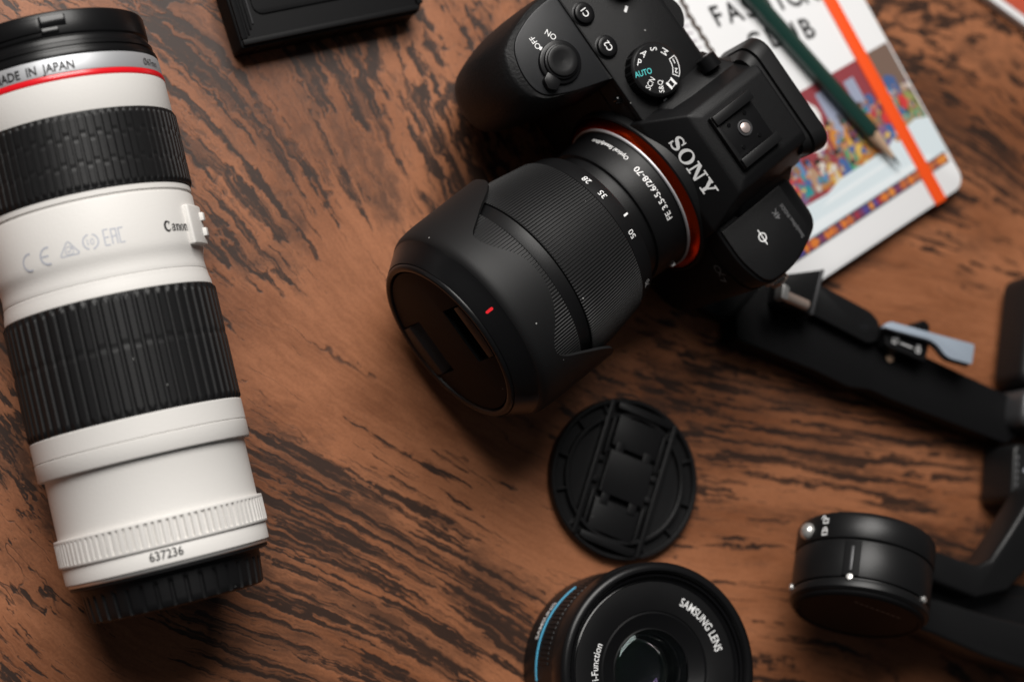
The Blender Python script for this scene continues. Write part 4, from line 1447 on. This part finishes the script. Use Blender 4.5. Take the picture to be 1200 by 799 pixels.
# ================================================================== gimbal
def gimbal():
    t = empty('camera_gimbal', (180, -20, 0), 'black camera gimbal with grey locking lever and round motor lying along the table edge', 'gimbal', (0, 0, 0))
    t.location = (0, 0, 0)

    def frame(o, ang):
        c, s = cos(ang), sin(ang)
        return lambda x, y, z: (o[0] + x * c - y * s, o[1] + x * s + y * c, z)

    def part(name, vf, mat, fm, parent=t, bevel=0.6, segs=2, smooth=35):
        v, f = vf
        return mesh(name, [fm(*p) for p in v], f, mat, parent, smooth=smooth, bevel=bevel, segs=segs)
    ident = lambda x, y, z: (x, y, z)
    # quick release plate under the camera
    part('release_plate', box_vf(-58, 26, -14, 12, 0.2, 7.9), 'metal_black', frame((88, 33), radians(-24)))
    low = prism_vf(round_poly([(97, 14), (98, 4), (135, -6.7), (153, -13.4), (164, -14), (174, -17.5), (200, -25), (236, -35), (250, -27), (243, -14.6), (194, 2.3), (170, 10), (140, 26), (112, 30)], [1.5] * 14, 2), 2.0, 16.5)
    part('mounting_arm', low, 'cap_black', ident, bevel=0.5)
    part('slide_rail', prism_vf(round_poly([(131.8, 16.6), (160.2, 5.6), (165.5, 7.4), (166.2, 15.0), (162.4, 19.4), (138.2, 29.1), (134.7, 29.6)], [1, 2, 2, 2, 3, 2, 1], 3), 16.6, 22.0), 'metal_black', ident, bevel=0.8)
    part('end_stop', prism_vf(round_poly([(112.5, 20.3), (126.6, 15.6), (132.6, 35.0), (114.9, 31.6)], 1.0, 3), 8.0, 28.0), 'metal_black', ident, bevel=0.8)
    part('stop_edge_glint', prism_vf([(126.9, 15.2), (128.4, 14.8), (134.6, 35.4), (133.0, 35.4)], 10.0, 28.5), 'greymetal', ident, bevel=0.4)  # light caught by the stop's chamfer, put in as a grey strip
    # bright pin against the stop
    pa, pb = Vector((109.4, 21.6, 34.0)), Vector((122.6, 17.8, 33.0))
    pd = (pb - pa).normalized()
    px = Vector((0, 0, 1)).cross(pd).normalized()
    py = pd.cross(px)
    v, f = lathe_vf([(1.6, 0), (2.3, 0.3), (2.3, 13.0), (1.9, 13.6), (0.01, 13.6)], 32)
    part('locating_pin', ([tuple(pa + px * p[0] + py * p[1] + pd * p[2]) for p in v], f), 'lugsteel', ident, bevel=0)
    v, f = box_vf(111.5, 121.5, 17.4, 21.4, 27.5, 31.6)
    part('pin_seat', (v, f), 'metal_black', ident, bevel=0.5)
    v, f = prism_vf(round_poly([(107.6, 19.6), (110.6, 18.8), (111.6, 24.4), (108.6, 26.0)], 0.8, 3), 30.5, 37.0)
    part('pin_bracket', (v, f), 'steel', ident, bevel=0.5)
    cl = part('clamp_block', prism_vf(round_poly([(166.0, 14.0), (190.0, 7.6), (187.3, -1.6), (167.2, 4.6)], 1.2, 3), 16.4, 25.0), 'metal_black', ident, bevel=0.7)
    v, f = lathe_vf([(3.0, 0), (3.2, 0.4), (3.2, 9), (2.8, 9.6), (0.01, 9.6)], 32)
    part('pivot_knob', ([(186.6 + p[0], 13.6 + p[1], 16.6 + p[2]) for p in v], f), 'satin', ident, bevel=0)
    v, f = lathe_vf([(1.9, 0), (1.9, 0.6), (1.4, 0.9), (0.01, 0.9)], 24)
    part('screw', ([(174.6 + p[0], 0.6 + p[1], 16.5 + p[2]) for p in v], f), 'pencilwood', ident, bevel=0)
    lev = round_poly([(163.2, 11.6), (166.0, 14.6), (189.3, 10.4), (210.5, 6.9), (208.6, -2.2), (195.4, 0.2), (190.6, 5.6), (186.5, 7.6), (166.4, 11.0)], [0.6, 2, 4, 1.2, 1.2, 3, 2.5, 2, 0.6], 4)
    part('lock_lever', prism_vf(lev, 26.6, 30.0), 'lever', ident, bevel=0.6, segs=3)
    part('lever_core', prism_vf([(x + 0.5, y - 0.7) for x, y in lev], 25.2, 26.5), 'metal_black', ident, bevel=0.2)

    # lock symbols on the clamp
    def lk(x, y, opened):
        g = [place2d(stroke2d([(-1.0, -1.1), (1.0, -1.1), (1.0, 0.7), (-1.0, 0.7)], 0.45, True), x, y)]
        g.append(place2d(stroke2d(arc2d(1.2 if opened else 0, 0.8, 0.8, 1.3, 0, 180, 8), 0.4), x, y, lift=0.02))
        return join_vf(*g)
    sy = join_vf(lk(-6.6, 0, True), place2d(stroke2d([(-3.6, 0), (3.2, 0)], 0.5), 0, 0), lk(6.2, 0, False))
    kf = frame((177.8, 5.2), radians(-15.5))
    mesh('lock_symbols', [kf(p[0], p[1], 25.08 + p[2] * 0.2) for p in sy[0]], sy[1], 'ink_white', cl, smooth=0, fix=False)

    # handle at the far edge with ribs, joint and control panel
    hf = frame((257, -14), radians(80))
    hd = part('handle', prism_vf(round_rect(2, 55, -20, 20, 6, 4), 4, 27), 'rubber', hf, bevel=4.0, segs=4)
    for k in range(8):
        part('handle_rib', box_vf(7 + k * 5.2, 10 + k * 5.2, -16, 16.0, 26.6, 28.2), 'rubber', hf, hd, bevel=0.5)
    part('pivot_joint', prism_vf(round_rect(-18, 1, -14, 19.5, 6, 4), 3, 29), 'greymetal', hf, bevel=3.0, segs=4)
    pf = frame((250.5, -53.5), radians(83))
    pn = part('control_panel', prism_vf(round_rect(-11, 16, -22, 19.5, 4, 4), 3, 26), 'metal_black', pf, bevel=2.0, segs=3)
    for x, y in ((4, 13), (-2, 10), (10, 9), (-6, 14)):
        v, f = lathe_vf([(0.9, 25.8), (0.9, 26.4), (0.01, 26.6)], 16)
        part('indicator', ([(p[0] + x, p[1] + y, p[2]) for p in v], f), 'ink_grey', pf, pn, bevel=0)
    for k in range(6):
        lines = stroke2d([(-7 + 3.1 * k, 17.2), (-5.2 + 3.1 * k, 17.2)], 0.9)
        mesh('panel_print', [pf(p[0], p[1], 26.1) for p in lines[0]], lines[1], 'ink_dim', pn, smooth=0, fix=False)

    # motor: a drum tipped towards the near side
    n = Vector((-0.28, -0.92, 0.19)).normalized()
    xx = Vector((0, 0, 1)).cross(n).normalized()
    yy = n.cross(xx)
    c0 = Vector((139.5, -97.0, 43.0))

    def mm_(x, y, z):
        q = c0 + xx * x + yy * y + n * z
        return (q.x, q.y, q.z)

    def dr(name, prof, mat, parent=t, segs=96):
        v, f = lathe_vf(prof, segs)
        return part(name, (v, f), mat, mm_, parent, bevel=0)
    Rm = 28.5
    dr('motor_cover', [(0.01, -18.5), (25, -18.5), (27.0, -18.1), (28.1, -17.2), (28.7, -15.6), (28.7, -7.0), (28.4, -6.5), (27.6, -6.3)], 'metal_black')
    mt = dr('motor', [(27.4, -6.4), (27.8, -6.1), (28.3, -5.7), (28.5, -5.2), (28.5, 9.6), (28.2, 10.2), (27.4, 10.4), (27.4, 10.9), (28.2, 11.2), (28.6, 12.0), (28.4, 14.2), (27.2, 15.4), (26.8, 15.5)], 'metal_black')
    dr('end_cap', [(27.0, 15.3), (26.8, 16.0), (26.2, 16.8), (25.0, 17.2), (24.4, 17.0), (24.0, 16.6), (0.01, 16.5)], 'cap_black')
    def at(deg, z, r=Rm):
        a = radians(deg)
        return lambda x, y, zz: mm_((r + zz) * cos(a) - x * sin(a), (r + zz) * sin(a) + x * cos(a), z + y)
    return t, mt, mm_, at, part, n, xx, yy


gt, motor, mm_, at_, gpart, gn, gxx, gyy = gimbal()


def gimbal_motor_details():
    t, mt = gt, motor
    # angle (about the drum axis) that faces the viewer
    vd = Vector((-0.551, -0.03, 0.834))
    a0 = math.degrees(atan2(vd.dot(gyy), vd.dot(gxx)))
    s = -1 if gxx.x > 0 else 1
    # slot with a bright pin, lock knob, screws
    sl = at_(a0 - 10 * s, 2.0)
    gpart('slot', box_vf(-3.4, 3.4, -7.0, 8.0, -1.5, 0.35), 'cap_black', sl, mt, bevel=0.2)
    gpart('slot_bar', box_vf(-0.7, 0.7, -4.6, 6.0, 0.3, 0.9), 'greymetal', sl, mt, bevel=0.3)
    for dg, z in ((-10, 10.6), (62, 10.6), (-80, 10.0)):
        v, f = lathe_vf([(1.5, -0.5), (1.5, 0.4), (1.1, 0.8), (0.01, 0.9)], 24)
        fn = at_(a0 + dg * s, z)
        gpart('screw', ([(p[0], p[1], p[2]) for p in v], f), 'steel', fn, mt, bevel=0)
    v, f = lathe_vf([(3.6, -0.5), (3.6, 0.6), (3.2, 1.8), (2.0, 2.8), (0.01, 3.2)], 32)
    gpart('lock_knob', (v, f), 'steel', at_(a0 - 56 * s, -11.0, 28.6), t, bevel=0)
    ln = at_(a0 - 36 * s, -11.4, 28.75)
    g = []
    for y, op in ((2.5, True), (-2.6, False)):
        g.append(place2d(stroke2d([(-1.1, -1.0), (1.1, -1.0), (1.1, 0.8), (-1.1, 0.8)], 0.6, True), 0, y))
        g.append(place2d(stroke2d(arc2d(1.2 if op else 0, 0.9, 0.85, 1.3, 0, 180, 8), 0.45), 0, y, lift=0.02))
    v, f = join_vf(*g)
    mesh('lock_symbols', [ln(p[0] * -s, p[1] * -1, 0.15) for p in v], f, 'ink_white', mt, smooth=0, fix=False)
    # faint print on the end face
    for k in range(9):
        lines = stroke2d([(-11 + 2.6 * k, 0), (-9.2 + 2.6 * k, 0)], 0.9)
        mesh('end_print', [mm_(p[0], p[1] + 13.0, 16.65) for p in lines[0]], lines[1], 'ink_dim', mt, smooth=0, fix=False)
    # arms from the drum to the far side: two prongs meeting an upright
    def bar(name, pts, wd, z0, z1, bevel=2.0):
        V = []
        loops = []
        P3 = [Vector((x, y, 0)) for x, y in pts]
        L, Rr = [], []
        for i, p in enumerate(P3):
            a = P3[max(0, i - 1)]
            b = P3[min(len(P3) - 1, i + 1)]
            d = (b - a).normalized()
            nn = Vector((-d.y, d.x, 0))
            w_ = wd[i] if isinstance(wd, (list, tuple)) else wd
            L.append((p + nn * w_ / 2)[:2])
            Rr.append((p - nn * w_ / 2)[:2])
        poly = [tuple(q) for q in L] + [tuple(q) for q in reversed(Rr)]
        return gpart(name, prism_vf(poly, z0, z1), 'metal_black', lambda x, y, z: (x, y, z), t, bevel=bevel, segs=3)
    bar('upper_arm', [(162, -86), (178, -92), (198, -98), (210, -95), (222, -83), (240, -62), (258, -42)], [13, 13, 14, 16, 18, 20, 22], 24, 42)
    bar('lower_arm', [(158, -108), (180, -113), (206, -121), (236, -128), (270, -132)], [13, 15, 18, 20, 22], 14, 38)
    bar('arm_web', [(164, -97), (182, -102), (204, -109), (232, -112)], [12, 12, 14, 16], 12, 31, 1.0)
    bar('yoke', [(206, -108), (236, -112), (262, -116)], 26, 6, 28)


gimbal_motor_details()
# seat the gimbal's own origin at its foot
off = Vector((0.18, -0.02, 0.0))
gt.location = off
for ch in list(gt.children):
    ch.location = ch.location - off
